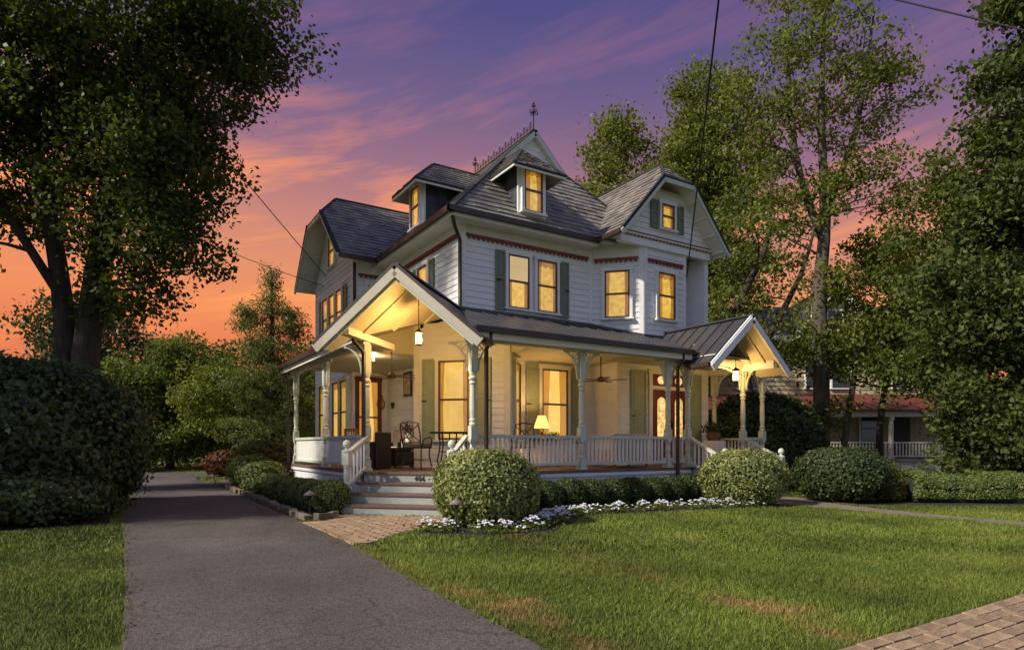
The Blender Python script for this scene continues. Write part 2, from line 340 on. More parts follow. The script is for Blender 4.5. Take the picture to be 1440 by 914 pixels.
class MB:
    def __init__(s, T=None): s.v = []; s.f = []; s.T = T or I4; s.sm = False

    def add(s, vs, fs):
        k = len(s.v); s.v += [tuple(s.T @ Vector(q)) for q in vs]; s.f += [tuple(k + i for i in q) for q in fs]; return s

    def box(s, x0, x1, y0, y1, z0, z1):
        if x0 > x1: x0, x1 = x1, x0
        if y0 > y1: y0, y1 = y1, y0
        if z0 > z1: z0, z1 = z1, z0
        return s.add([(x0, y0, z0), (x1, y0, z0), (x1, y1, z0), (x0, y1, z0), (x0, y0, z1), (x1, y0, z1), (x1, y1, z1), (x0, y1, z1)],
                     [(0, 3, 2, 1), (4, 5, 6, 7), (0, 1, 5, 4), (1, 2, 6, 5), (2, 3, 7, 6), (3, 0, 4, 7)])

    def prism(s, poly, z0, z1):
        """polygon in xy (counter-clockwise), extruded in z"""
        n = len(poly)
        return s.add([(x, y, z0) for x, y in poly] + [(x, y, z1) for x, y in poly],
                     [tuple(range(n - 1, -1, -1)), tuple(range(n, 2 * n))] + [(i, (i + 1) % n, n + (i + 1) % n, n + i) for i in range(n)])

    def prismy(s, poly, y0, y1):
        """polygon in xz, extruded in y"""
        n = len(poly)
        return s.add([(x, y0, z) for x, z in poly] + [(x, y1, z) for x, z in poly],
                     [tuple(range(n)), tuple(range(2 * n - 1, n - 1, -1))] + [((i + 1) % n, i, n + i, n + (i + 1) % n) for i in range(n)])

    def slab(s, pts, th):
        """3D polygon thickened downwards along its normal"""
        p = [Vector(q) for q in pts]; n = len(p)
        nn = Vector((0, 0, 0))
        for i in range(n): nn += p[i].cross(p[(i + 1) % n])
        nn.normalize()
        return s.add([tuple(q) for q in p] + [tuple(q - nn * th) for q in p],
                     [tuple(range(n)), tuple(range(2 * n - 1, n - 1, -1))] + [((i + 1) % n, i, n + i, n + (i + 1) % n) for i in range(n)])

    def bar(s, a, b, w, h, up=(0, 0, 1)):
        a = Vector(a); b = Vector(b); d = (b - a).normalized(); u = Vector(up)
        if abs(d.dot(u)) > 0.98: u = Vector((1, 0, 0))
        r = d.cross(u).normalized(); u = r.cross(d).normalized()
        c = [(-w / 2, -h / 2), (w / 2, -h / 2), (w / 2, h / 2), (-w / 2, h / 2)]
        vs = [tuple(a + r * x + u * y) for x, y in c] + [tuple(b + r * x + u * y) for x, y in c]
        return s.add(vs, [(3, 2, 1, 0), (4, 5, 6, 7), (0, 1, 5, 4), (1, 2, 6, 5), (2, 3, 7, 6), (3, 0, 4, 7)])

    def tube(s, pts, rad, n=8):
        pts = [Vector(p) for p in pts]
        if not hasattr(rad, '__len__'): rad = [rad] * len(pts)
        vs = []; fs = []; r = None
        for i, p in enumerate(pts):
            d = (pts[min(i + 1, len(pts) - 1)] - pts[max(i - 1, 0)]).normalized()
            if r is None:
                u = Vector((0, 0, 1)) if abs(d.z) < 0.9 else Vector((1, 0, 0)); r = d.cross(u).normalized()
            else: r = (r - d * r.dot(d)).normalized()
            q = d.cross(r)
            for k in range(n):
                a = 2 * math.pi * k / n; vs.append(tuple(p + (r * math.cos(a) + q * math.sin(a)) * rad[i]))
        m = len(pts)
        for i in range(m - 1):
            for k in range(n): fs.append((i * n + k, i * n + (k + 1) % n, (i + 1) * n + (k + 1) % n, (i + 1) * n + k))
        fs.append(tuple(range(n - 1, -1, -1))); fs.append(tuple(range((m - 1) * n, m * n)))
        return s.add(vs, fs)

    def lathe(s, prof, n=12, o=(0, 0, 0)):
        """prof: (radius, z) from bottom to top"""
        vs = []; fs = []
        for r, z in prof:
            for k in range(n):
                a = 2 * math.pi * k / n; vs.append((o[0] + r * math.cos(a), o[1] + r * math.sin(a), o[2] + z))
        for i in range(len(prof) - 1):
            for k in range(n): fs.append((i * n + k, i * n + (k + 1) % n, (i + 1) * n + (k + 1) % n, (i + 1) * n + k))
        fs.append(tuple(range(n - 1, -1, -1))); fs.append(tuple(range((len(prof) - 1) * n, len(prof) * n)))
        return s.add(vs, fs)

    def mesh(s, name, m):
        me = bpy.data.meshes.new(name); me.from_pydata(s.v, [], s.f)
        me.materials.append(MATS[m])
        if s.sm: me.shade_smooth()
        me.update(); return me

    def build(s, name, m, parent=None, loc=None, rz=None, kind=None, smooth=False, bev=0.0):
        s.sm = smooth
        o = link(name, s.mesh(name, m), parent, loc, rz)
        if kind: o['kind'] = kind
        if bev:
            b = o.modifiers.new('bevel', 'BEVEL'); b.width = bev; b.segments = 2; b.limit_method = 'ANGLE'
        return o


def link(name, me, parent=None, loc=None, rz=None):
    o = bpy.data.objects.new(name, me); COL.objects.link(o)
    if parent: o.parent = parent
    if loc is not None: o.location = loc
    if rz is not None: o.rotation_euler = (0, 0, rz)
    return o


def tag(o, label, cat, group=None):
    o['label'] = label; o['category'] = cat
    if group: o['group'] = group
    return o


def thing(name, label, cat, loc=(0, 0, 0), rz=0, group=None):
    o = bpy.data.objects.new(name, None); COL.objects.link(o); o.location = loc; o.rotation_euler = (0, 0, rz)
    o.empty_display_size = 0.1
    return tag(o, label, cat, group)


def struct(o): o['kind'] = 'structure'; return o


def fr(ox, oy, ax, ay, oz=0.0):
    """wall frame: local x along the wall (to the right seen from outside), local y into the wall, z up"""
    k = math.hypot(ax, ay); ax /= k; ay /= k
    return Matrix(((ax, -ay, 0, ox), (ay, ax, 0, oy), (0, 0, 1, oz), (0, 0, 0, 1)))


def spans(poly, z):
    xs = []
    n = len(poly)
    for i in range(n):
        (x0, z0), (x1, z1) = poly[i], poly[(i + 1) % n]
        if (z0 <= z < z1) or (z1 <= z < z0): xs.append(x0 + (x1 - x0) * (z - z0) / (z1 - z0))
    xs.sort(); return list(zip(xs[::2], xs[1::2]))


def siding(Fm, poly, house, e=0.148, m='siding', back=0.14, name='wall'):
    """a wall: backing slab with one clapboard object per course"""
    w = MB(Fm).prismy(poly, 0.0, back).build(name, m, house)
    z0 = min(p[1] for p in poly); z1 = max(p[1] for p in poly)
    z = z0
    while z < z1 - 0.03:
        h = min(e, z1 - z)
        for a, b in spans(poly, z + h * 0.5):
            if b - a < 0.06: continue
            MB(Fm).add([(a, -0.026, z), (b, -0.026, z), (b, -0.004, z + h + 0.012), (a, -0.004, z + h + 0.012), (a, 0.0005, z), (b, 0.0005, z), (b, 0.0005, z + h + 0.012), (a, 0.0005, z + h + 0.012)],
                       [(0, 1, 2, 3), (4, 7, 6, 5), (0, 4, 5, 1), (3, 2, 6, 7), (0, 3, 7, 4), (1, 5, 6, 2)]).build('siding_board', m, w)
        z += e
    return w


def slates(pts, roof, e=0.17, wd=0.28, m='slate', th=0.028, name='slates'):
    """slate courses on a sloping convex polygon; first edge of pts is the eave"""
    P = [Vector(p) for p in pts]
    n = Vector((0, 0, 0))
    for i in range(len(P)): n += P[i].cross(P[(i + 1) % len(P)])
    n.normalize()
    if n.z < 0: n = -n
    ux = Vector((n.y, -n.x, 0)); ux = Vector((0, 0, 1)).cross(n).normalized() if n.z < 0.999 else Vector((1, 0, 0))
    up = n.cross(ux).normalized()
    if up.z < 0: up = -up
    o = P[0]
    pl = [((p - o).dot(ux), (p - o).dot(up)) for p in P]
    v0 = min(q[1] for q in pl); v1 = max(q[1] for q in pl)
    b = MB(); r = random.Random(int(abs(o.x * 100 + o.y * 37)))
    k = 0; v = v0
    while v < v1 - 0.02:
        h = min(e, v1 - v)
        for a, c in spans(pl, v + h * 0.5):
            x = a + (-wd * 0.5 if k % 2 else 0) + r.uniform(-0.03, 0.03)
            while x < c:
                w_ = wd * r.uniform(0.85, 1.15)
                xa = max(x, a); xb = min(x + w_ - 0.005, c)
                if xb - xa > 0.015:
                    t = th * r.uniform(0.8, 1.6); dv = r.uniform(-0.005, 0.005)
                    q = [(xa, v + dv, t), (xb, v + dv, t), (xb, v + h + 0.01, 0.004), (xa, v + h + 0.01, 0.004), (xa, v + dv, 0), (xb, v + dv, 0)]
                    b.add([tuple(o + ux * X + up * Y + n * Z) for X, Y, Z in q], [(0, 1, 2, 3), (4, 5, 1, 0), (4, 0, 3), (5, 2, 1)])
                x += w_
        v += e; k += 1
    ob = b.build(name, m, roof, kind='stuff')
    return ob


def roof_plane(pts, house, m='slate', th=0.10, e=0.18, name='roof', wd=0.30):
    p = [Vector(q) for q in pts]
    n = Vector((0, 0, 0))
    for i in range(len(p)): n += p[i].cross(p[(i + 1) % len(p)])
    if n.z < 0: pts = list(reversed(pts))
    rf = MB().slab(pts, th).build(name, 'cream' if m != 'seam_roof' else 'seam_roof', house)
    nn = (n if n.z > 0 else -n).normalized()
    slates([tuple(Vector(q) + nn * 0.006) for q in pts], rf, e, wd, m)
    return rf


def cap(a, b, house, m='underlay', w=0.16, h=0.035, name='ridge_cap'):
    return MB().bar(a, b, w, h).build(name, m, house)


def gutter(a, b, house, name='gutter', s=0.11):
    return MB().bar(a, b, s, s).build(name, 'gutter', house)


def scallop_trim(Fm, x0, x1, z, house, m='red_trim'):
    b = MB(Fm); b.box(x0, x1, -0.075, -0.001, z, z + 0.05)
    n = max(1, int((x1 - x0) / 0.125)); s = (x1 - x0) / n
    for i in range(n):
        c = x0 + (i + 0.5) * s
        b.prismy([(c - 0.042, z + 0.001), (c - 0.034, z - 0.05), (c, z - 0.07), (c + 0.034, z - 0.05), (c + 0.042, z + 0.001)][::-1], -0.066, -0.032)
    return b.build('red_trim', m, house)


def window(Fm, xc, z0, w, h, house, g='lit_glass', upper=None, casing='white', sash='sash_brown', muntin=False):
    x0, x1, z1 = xc - w / 2, xc + w / 2, z0 + h
    c = 0.075
    b = MB(Fm)
    b.box(x0 - c, x0, -0.088, 0.01, z0 - 0.02, z1 + c); b.box(x1, x1 + c, -0.088, 0.01, z0 - 0.02, z1 + c)
    b.box(x0 - c - 0.02, x1 + c + 0.02, -0.098, 0.008, z1 + 0.001, z1 + c + 0.03)
    win = b.build('window', casing, house)
    MB(Fm).box(x0 - c - 0.03, x1 + c + 0.03, -0.13, 0.009, z0 - 0.07, z0 - 0.021).build('sill', casing, win)
    zm = z0 + h * 0.5; s = 0.038
    for (a, d, nm) in ((zm - 0.015, z1, 'upper_sash'), (z0 - 0.02, zm + 0.015, 'lower_sash')):
        y0, y1 = (-0.078, -0.032) if nm == 'upper_sash' else (-0.082, -0.0325)
        q = MB(Fm)
        q.box(x0, x0 + s, y0, y1, a, d); q.box(x1 - s, x1, y0, y1, a, d)
        q.box(x0 + s, x1 - s, y0, y1, a, a + s); q.box(x0 + s, x1 - s, y0, y1, d - s, d)
        if muntin: q.box(xc - 0.01, xc + 0.01, y0 + 0.005, y1, a + s, d - s)
        q.build(nm, sash, win)
        MB(Fm).box(x0 + s, x1 - s, -0.069, -0.066, a + s, d - s).build('pane', 'dark_glass' if g == 'dark_glass' else 'clear_glass', win)
    if g == 'dark_glass': return win
    MB(Fm).box(x0 + 0.001, x1 - 0.001, -0.034, -0.030, z0 - 0.018, zm if upper else z1 - 0.001).build('lit_room', g, win)
    if upper: MB(Fm).box(x0 + s, x1 - s, -0.062, -0.058, zm, z1 - s).build('blind', upper, win)
    # gathered curtains at both sides
    cw = w * rnd.uniform(0.14, 0.30)
    if rnd.random() < 0.5:                            # gathered valance across the top
        vs = [(x0 + s + (w - 2 * s) * k / 24, -0.057 + 0.004 * math.sin(k * 1.7), zz_ - (0.02 * math.sin(k * 0.8) if zz_ < z1 - s else 0)) for zz_ in (z1 - s, z1 - s - h * 0.10) for k in range(25)]
        MB(Fm).add(vs, [(k, k + 1, 26 + k, 25 + k) for k in range(24)]).build('valance', 'curtain', win)
    for sg in (-1, 1):
        xa = x0 + s if sg < 0 else x1 - s
        q = MB(Fm); n = 12; vs = []
        for zz_, spread in ((z1 - s, 1.0), (z0 + h * 0.35, rnd.uniform(0.55, 1.0)), (z0, rnd.uniform(0.75, 1.0))):
            for k in range(n + 1):
                vs.append((xa - sg * cw * spread * k / n, -0.047 + 0.006 * math.sin(k * 2.1 + sg), zz_))
        fs = [(r_ * (n + 1) + k, r_ * (n + 1) + k + 1, (r_ + 1) * (n + 1) + k + 1, (r_ + 1) * (n + 1) + k) for r_ in range(2) for k in range(n)]
        q.add(vs, fs).build('curtain', 'curtain', win)
    return win


def shutter(Fm, x0, z0, w, h, house, m='shutter_green', latch=None):
    b = MB(Fm); x1 = x0 + w; z1 = z0 + h; st = 0.05; zm = z0 + h * 0.52
    y0, y1 = -0.068, -0.03
    b.box(x0, x0 + st, y0, y1, z0, z1); b.box(x1 - st, x1, y0, y1, z0, z1)
    for a, d in ((z0, z0 + 0.07), (zm, zm + 0.06), (z1 - 0.06, z1)): b.box(x0 + st, x1 - st, y0, y1, a, d)
    sh = b.build('shutter', m, house)
    for a, d in ((z0 + 0.07, zm), (zm + 0.06, z1 - 0.06)):
        p = MB(Fm).box(x0 + st, x1 - st, -0.05, -0.035, a, d)
        p.box(x0 + st + 0.03, x1 - st - 0.03, -0.058, -0.05, a + 0.04, d - 0.04)
        p.build('panel', m, sh)
    if latch is not None:
        xl = x0 + (w - 0.12 if latch > 0 else 0.0)
        MB(Fm).box(xl, xl + 0.12, -0.085, -0.069, zm - 0.05, zm - 0.025).build('latch', 'black', sh)
    return sh


# ------------------------------------------------------------------ ground, drive, walks
g = MB().add([(-900, -900, 0), (900, -900, 0), (900, 900, 0), (-900, 900, 0)], [(0, 1, 2, 3)]).build('ground', 'turf'); struct(g)
drive = [(-0.1, -2.0), (2.05, -2.0), (2.11, 3.0), (2.16, 4.8), (2.30, 6.8), (2.38, 9.0), (2.40, 12.0), (2.45, 16.0), (2.35, 20.0), (2.2, 23.0), (2.3, 25.5), (3.2, 27.0), (5.0, 27.6), (5.0, 31.5), (-0.6, 31.5), (-0.15, 24.0), (0.02, 12.0), (0.03, 6.0)]
b = MB(); b.prism(drive, -0.05, 0.012)
struct(b.build('driveway', 'asphalt'))
# front sidewalk: bed plus single bricks where the photograph shows them
sw = struct(MB().prism([(2.10, 0.3), (30, 0.3), (30, 2.08), (2.10, 2.08)], -0.05, 0.008).build('sidewalk', 'brick_bed'))
bm_ = MB().box(-0.106, 0.106, -0.0515, 0.0515, -0.02, 0.022)
bm_.v = [(x * (0.975 if z > 0 else 1), y * (0.955 if z > 0 else 1), z) for x, y, z in bm_.v]
brick_me = bm_.mesh('brick', 'brick')


def brick(parent, x, y, rz, name='brick', dz=None):
    o = link(name, brick_me, parent, (x, y, rnd.uniform(-0.006, 0.003) if dz is None else dz), rz + rnd.uniform(-0.02, 0.02))
    o.rotation_euler.x = rnd.uniform(-0.02, 0.02); return o


for j in range(9):
    for i in range(33):
        x = 3.15 + i * 0.222 + (0.111 if j % 2 else 0); y = 2.02 - j * 0.110
        brick(sw, x + rnd.uniform(-.004, .004), y, 0.0)
# brick landing at the corner stairs
land = [(2.42, 7.25), (3.25, 8.0), (4.35, 8.75), (4.55, 9.35), (3.15, 10.75), (2.86, 10.3), (2.44, 9.75)]
lo = struct(MB().prism(land, -0.05, 0.010).build('brick_landing', 'brick_bed'))


def inside(poly, x, y):
    c = False; n = len(poly)
    for i in range(n):
        x0, y0 = poly[i]; x1, y1 = poly[(i + 1) % n]
        if (y0 > y) != (y1 > y) and x < (x1 - x0) * (y - y0) / (y1 - y0) + x0: c = not c
    return c


for j in range(-14, 30):
    for i in range(-12, 12):
        uu = i * 0.222 + (0.111 if j % 2 else 0); vv = j * 0.110
        x = 3.0 + (uu - vv) * R2; y = 8.6 + (-uu - vv) * R2 + 0.0
        if all(inside(land, x + dx, y + dy) for dx, dy in ((-.07, .07), (.07, -.07), (.03, .03), (-.03, -.03))):
            brick(lo, x, y, -math.pi / 4)
# edging course along the drive
for i in range(23):
    brick(lo, 2.47, 7.42 + i * 0.108, 0.0, dz=0.004)
# front path from the portico steps to the sidewalk
path = [(11.35, 2.1), (11.95, 2.1), (11.92, 5.5), (12.3, 7.2), (13.1, 8.35), (13.1, 8.9), (11.3, 8.9), (11.45, 7.2), (11.32, 5.5)]
struct(MB().prism(path, -0.05, 0.010).build('front_path', 'concrete'))
# planting beds
bed1 = [(3.3, 7.75), (4.0, 7.15), (4.9, 7.0), (5.8, 7.6), (6.6, 8.3), (10.0, 7.75), (11.4, 7.6), (11.3, 9.3), (11.2, 10.0), (5.5, 10.0), (4.6, 9.25), (4.3, 8.75)]
struct(MB().prism(bed1, -0.05, 0.009).build('planting_bed', 'soil'))
bed2 = [(2.55, 10.1), (2.86, 10.35), (3.25, 10.85), (3.9, 11.9), (3.9, 17.5), (4.3, 22.5), (2.75, 24.0), (2.62, 20), (2.62, 12)]
struct(MB().prism(bed2, -0.05, 0.011).build('planting_bed', 'soil'))
bed3 = [(12.35, 6.9), (14.0, 5.6), (19, 2.6), (20.5, 4.0), (14.2, 9.0), (13.2, 8.8), (12.7, 7.5)]
struct(MB().prism(bed3, -0.05, 0.009).build('planting_bed', 'soil'))
bed4 = [(-0.15, 11.2), (-0.2, 17.5), (-1.5, 19.0), (-9, 19), (-9, 11.0), (-4, 10.9), (-1.2, 11.0)]
struct(MB().prism(bed4, -0.05, 0.009).build('planting_bed', 'soil'))
# far brick walk branching off the drive
struct(MB().prism([(2.40, 20.4), (2.52, 20.3), (4.2, 22.6), (4.0, 23.4), (2.3, 23.3)], -0.05, 0.016).build('side_path', 'brick_bed'))
# stones edging the bed beside the drive
y = 10.35; sx = 2.60
k = 0
edge_pts = [(2.92, 10.25, 0.9), (2.74, 10.12, 0.5)]
for i in range(26):
    l_ = rnd.uniform(0.22, 0.36)
    edge_pts.append((2.50 + rnd.uniform(-0.02, 0.03), 10.25 + i * 0.36, math.pi / 2))
for x, yy, a in edge_pts:
    q = MB(); q.box(-0.155, 0.155, -0.07, 0.07, 0, 0.10)
    q.v = [(X * rnd.uniform(0.85, 1.05), Y * rnd.uniform(0.8, 1.1), Z * rnd.uniform(0.8, 1.25)) for X, Y, Z in q.v]
    o = q.build('edging_stone', 'stone', None, (x, yy, 0.008), a + rnd.uniform(-0.12, 0.12), bev=0.015)
    tag(o, 'rough grey stone block edging the boxwood bed along the driveway', 'stone', 'stones edging the bed beside the drive')

# ------------------------------------------------------------------ the house
H0 = thing('victorian_house', 'white clapboard house with slate roof, wraparound porch and glowing windows', 'house', (0, 0, -0.10))
DZ = 0.80            # porch floor in the house's own heights
EZ = 6.53            # main eave height
sl = 0.97            # main roof pitch

# deck, skirt and floor
deck_poly = [(3.90, 17.9), (3.90, 11.72), (4.18 - 0.25, 11.38), (5.14 - 0.0, 10.14), (5.45, 10.08), (14.10, 10.08), (14.10, 12.2), (10.6, 12.9), (8.4, 12.9), (6.7, 14.0), (6.7, 17.9)]
dk = MB().prism([(3.90, 17.9), (3.90, 11.80), (5.50, 10.08), (14.10, 10.08), (14.10, 12.9), (6.7, 14.5), (6.7, 17.9)], 0.74, DZ).build('porch_floor', 'deck', H0)
sk = MB()
for a, c in (((3.98, 17.8), (3.98, 11.85)), ((5.55, 10.16), (11.15, 10.16)), ((13.25, 10.16), (14.02, 10.16)), ((14.02, 10.16), (14.02, 12.5))):
    sk.bar((*a, 0.41), (*c, 0.41), 0.05, 0.62)
sk.build('porch_skirt', 'skirt', H0)
fb = MB()
for a, c in (((3.93, 17.85), (3.93, 11.82)), ((5.5, 10.11), (11.2, 10.11)), ((13.2, 10.11), (14.07, 10.11))):
    fb.bar((*a, 0.70), (*c, 0.70), 0.05, 0.07)
fb.build('floor_edge_board', 'skirt', H0)

# --- first-floor walls
Z1 = 3.42
bayF = fr(5.71, 13.29, 1, -1)                     # 45 degree corner bay, width 2.19
siding(bayF, [(0, DZ), (2.192, DZ), (2.192, 3.93), (1.096, 4.22), (0, 3.93)], H0)
bayR = fr(7.26, 11.74, 1, 1)
siding(bayR, [(0, DZ), (1.513, DZ), (1.513, 3.9), (0, 3.9)], H0)
bayL = fr(6.62, 14.20, -1, -1)
siding(bayL, [(0, DZ), (1.287, DZ), (1.287, 3.9), (0, 3.9)], H0)
frontF = fr(6.62, 12.81, 1, 0)
siding(frontF, [(1.70, DZ), (3.93, DZ), (3.93, 4.0), (1.70, 4.0)], H0)
retF = fr(10.55, 12.81, 0, -1)
siding(retF, [(0, DZ), (0.91, DZ), (0.91, 4.0), (0, 4.0)], H0)
ent = fr(10.55, 11.90, 1, 0)
siding(ent, [(0, DZ), (3.32, DZ), (3.32, 4.0), (0, 4.0)], H0)
rgt1 = fr(13.87, 11.90, 0, 1)
siding(rgt1, [(0, 0.1), (10, 0.1), (10, 6.5), (0, 6.5)], H0, e=0.33)
leftF = fr(6.62, 17.43, 0, -1)
siding(leftF, [(0, DZ), (3.23, DZ), (3.23, 4.0), (0, 4.0)], H0)
wingS = fr(5.59, 17.43, 1, 0)
siding(wingS, [(0, DZ), (1.03, DZ), (1.03, 6.55), (0, 6.55)], H0)
wingW = fr(5.59, 21.37, 0, -1)                     # local x from the far end to the near end
# gable wall with clipped top
siding(wingW, [(0, 0.1), (3.94, 0.1), (3.94, 6.55), (2.77, 8.0), (1.17, 8.0), (0, 6.55)], H0)
# --- second floor walls
siding(frontF, [(0, 4.0), (3.85, 4.0), (3.85, 6.60), (0, 6.60)], H0)
left2 = fr(6.62, 17.43, 0, -1)
siding(left2, [(0, 4.0), (4.62, 4.0), (4.62, 6.60), (0, 6.60)], H0)
bd = fr(10.47, 12.81, 1, -1)
siding(bd, [(0, 4.0), (1.33, 4.0), (1.33, 6.62), (0, 6.62)], H0)
bf = fr(11.41, 11.87, 1, 0)
siding(bf, [(0, 4.0), (1.52, 4.0), (1.52, 6.55), (0, 6.55)], H0)
bd2 = fr(12.93, 11.87, 1, 1)
siding(bd2, [(0, 4.0), (1.33, 4.0), (1.33, 6.62), (0, 6.62)], H0, e=0.33)
# bay gable wall above the cut-away corners
GX, GY = 12.17, 11.82
gf = fr(GX, GY, 1, 0)
gs = 1.15
gpoly = [(-1.62, 6.56), (1.62, 6.56), (1.62, 6.78), (0.60, 7.98), (-0.60, 7.98), (-1.62, 6.78)]
siding(gf, gpoly, H0, back=0.12, name='gable_wall')
MB(gf).box(-1.64, 1.64, -0.05, 0.10, 6.40, 6.56).build('gable_beam', 'white', H0)
scallop_trim(gf, -1.58, 1.58, 6.66, H0)
# ceiling under the overhang
MB().prism([(10.4, 11.72), (13.94, 11.72), (13.94, 12.9), (10.4, 12.9)], 6.62, 6.66).build('soffit', 'cream', H0)
# closed back of the house so that no sky shows through
MB().box(6.7, 13.8, 21.2, 21.35, 0.0, 6.6).build('back_wall', 'siding', H0)

# corner boards
cb = MB()
for (x, y) in ((6.62, 12.81),): cb.box(x - 0.032, x + 0.11, y - 0.034, y + 0.11, 4.35, 6.55)
cb.box(5.555, 5.70, 17.395, 17.53, DZ, 6.55)
cb.box(5.557, 5.68, 21.27, 21.40, 0.1, 6.55)
cb.build('corner_board', 'white', H0)
c2 = MB(bd).box(1.22, 1.335, -0.033, 0.02, 4.0, 6.5).build('corner_board', 'white', H0)
c3 = MB(bf).box(-0.005, 0.10, -0.034, 0.02, 4.0, 6.5).build('corner_board', 'white', H0)
MB(bf).box(1.42, 1.53, -0.034, 0.02, 4.0, 6.5).build('corner_board', 'white', H0)
MB(bayF).box(-0.034, 0.11, -0.036, 0.02, DZ, 4.1).build('corner_board', 'cream', H0)
MB(bayF).box(2.08, 2.225, -0.036, 0.02, DZ, 3.6).build('corner_board', 'cream', H0)
MB(bayR).box(-0.03, 0.11, -0.035, 0.02, DZ, 3.6).build('corner_board', 'cream', H0)
MB(ent).box(-0.034, 0.10, -0.035, 0.02, DZ, 3.6).build('corner_board', 'cream', H0)
MB(frontF).box(3.74, 3.85, -0.034, 0.02, 4.2, 6.5).build('corner_board', 'white', H0)
# plain frieze above the red trim, and the trim
MB(frontF).box(0.115, 3.735, -0.030, 0.01, 6.20, 6.58).build('frieze', 'cream', H0)
scallop_trim(frontF, 0.13, 3.70, 6.135, H0)
MB(left2).box(0.02, 4.50, -0.030, 0.01, 6.20, 6.58).build('frieze', 'cream', H0)
scallop_trim(left2, 0.05, 4.50, 6.135, H0)
MB(bd).box(0.03, 1.21, -0.030, 0.01, 6.17, 6.60).build('frieze', 'cream', H0)
scallop_trim(bd, 0.06, 1.20, 6.10, H0)
scallop_trim(bf, 0.12, 1.40, 6.08, H0)
MB(wingS).box(0.12, 1.0, -0.030, 0.01, 6.20, 6.55).build('frieze', 'cream', H0)
scallop_trim(wingS, 0.13, 1.0, 6.135, H0)
MB(wingW).box(0.1, 3.82, -0.045, 0.01, 6.10, 6.20).build('frieze', 'white', H0)

# --- windows and shutters, upper floor
window(frontF, 1.54, 4.62, 0.60, 1.26, H0, upper='lit_blind')
window(frontF, 2.38, 4.62, 0.60, 1.26, H0)
shutter(frontF, 0.90, 4.52, 0.27, 1.42, H0, latch=-1)
shutter(frontF, 2.79, 4.52, 0.27, 1.42, H0, latch=1)
window(bd, 0.66, 4.62, 0.64, 1.20, H0)
window(bf, 0.77, 4.62, 0.62, 1.20, H0)
window(left2, 2.60, 4.62, 0.60, 1.26, H0)
shutter(left2, 2.99, 4.52, 0.27, 1.42, H0)
shutter(left2, 1.94, 4.52, 0.27, 1.42, H0)
window(gf, 0.0, 6.98, 0.46, 0.62, H0)
shutter(gf, -0.60, 6.92, 0.27, 0.74, H0)
shutter(gf, 0.33, 6.92, 0.27, 0.74, H0)
for xc in (1.25, 2.0, 2.75):
    window(wingW, xc, 4.62, 0.55, 1.32, H0)
shutter(wingW, 3.13, 4.52, 0.30, 1.46, H0); shutter(wingW, 0.57, 4.52, 0.30, 1.46, H0)
window(wingS, 0.60, 4.62, 0.42, 1.26, H0)
window(wingW, 1.97, 6.85, 0.62, 0.95, H0)
# --- porch-level windows
window(bayF, 0.93, 1.45, 0.72, 1.75, H0, g='lit_soft', casing='cream')
shutter(bayF, 0.17, 1.35, 0.34, 1.90, H0, 'shutter_sage', latch=-1)
shutter(bayF, 1.42, 1.35, 0.37, 1.90, H0, 'shutter_sage', latch=1)
window(bayR, 0.62, 1.45, 0.50, 1.75, H0, g='lit_soft', casing='cream')
window(frontF, 2.62, 1.45, 0.80, 1.75, H0, g='lit_soft', casing='cream')
shutter(frontF, 1.76, 1.35, 0.40, 1.92, H0, 'shutter_sage', latch=-1)
shutter(frontF, 3.13, 1.35, 0.36, 1.92, H0, 'shutter_sage')
shutter(ent, 0.42, DZ + 0.05, 0.52, 2.38, H0, 'shutter_sage', latch=-1)
shutter(ent, 2.52, DZ + 0.05, 0.48, 2.38, H0, 'shutter_sage')
for xc in (0.9, 2.4, 3.2):
    window(wingW, xc, 1.35, 0.62, 1.85, H0, g='lit_soft', casing='cream')
window(wingS, 0.42, DZ + 0.25, 0.62, 2.1, H0, g='lit_soft', casing='door_red', sash='door_red')

# --- front double door with arched glass and transom
for i, x0 in enumerate((1.16, 1.80)):
    d = MB(ent); d.box(x0, x0 + 0.62, -0.055, 0.0, DZ + 0.02, DZ + 1.95)
    dr = d.build('door', 'door_red', H0)
    gx0, gx1 = x0 + 0.17, x0 + 0.45
    arch = [(gx0, DZ + 0.72), (gx1, DZ + 0.72), (gx1, DZ + 1.62)] + [((gx0 + gx1) / 2 + 0.14 * math.cos(a), DZ + 1.62 + 0.14 * math.sin(a)) for a in [math.pi * k / 8 for k in range(1, 8)]] + [(gx0, DZ + 1.62)]
    MB(ent).prismy(arch, -0.068, -0.056).build('pane', 'door_glass', dr)
    MB(ent).box(x0 + 0.14, x0 + 0.48, -0.072, -0.056, DZ + 0.18, DZ + 0.56).build('panel', 'door_red', dr)
    MB(ent).box(x0 + (0.55 if i == 0 else 0.03), x0 + (0.59 if i == 0 else 0.07), -0.10, -0.056, DZ + 0.92, DZ + 1.1).build('handle', 'black', dr)
ds = MB(ent)
ds.box(1.04, 1.15, -0.07, 0.01, DZ, DZ + 2.36); ds.box(2.43, 2.51, -0.07, 0.01, DZ, DZ + 2.36)
ds.box(1.15, 2.43, -0.068, 0.01, DZ + 1.96, DZ + 2.05); ds.box(1.02, 2.53, -0.072, 0.012, DZ + 2.361, DZ + 2.47)
dsu = ds.build('door_surround', 'cream', H0)
MB(ent).box(1.16, 2.42, -0.05, 0.0, DZ + 2.06, DZ + 2.35).build('transom_bar', 'door_red', dsu)
for xc in (1.47, 2.11):
    q = MB(ent).prismy([(xc + 0.13 * math.cos(a), DZ + 2.205 + 0.11 * math.sin(a)) for a in [2 * math.pi * k / 16 for k in range(16)]], -0.062, -0.051)
    q.build('pane', 'door_glass', dsu)

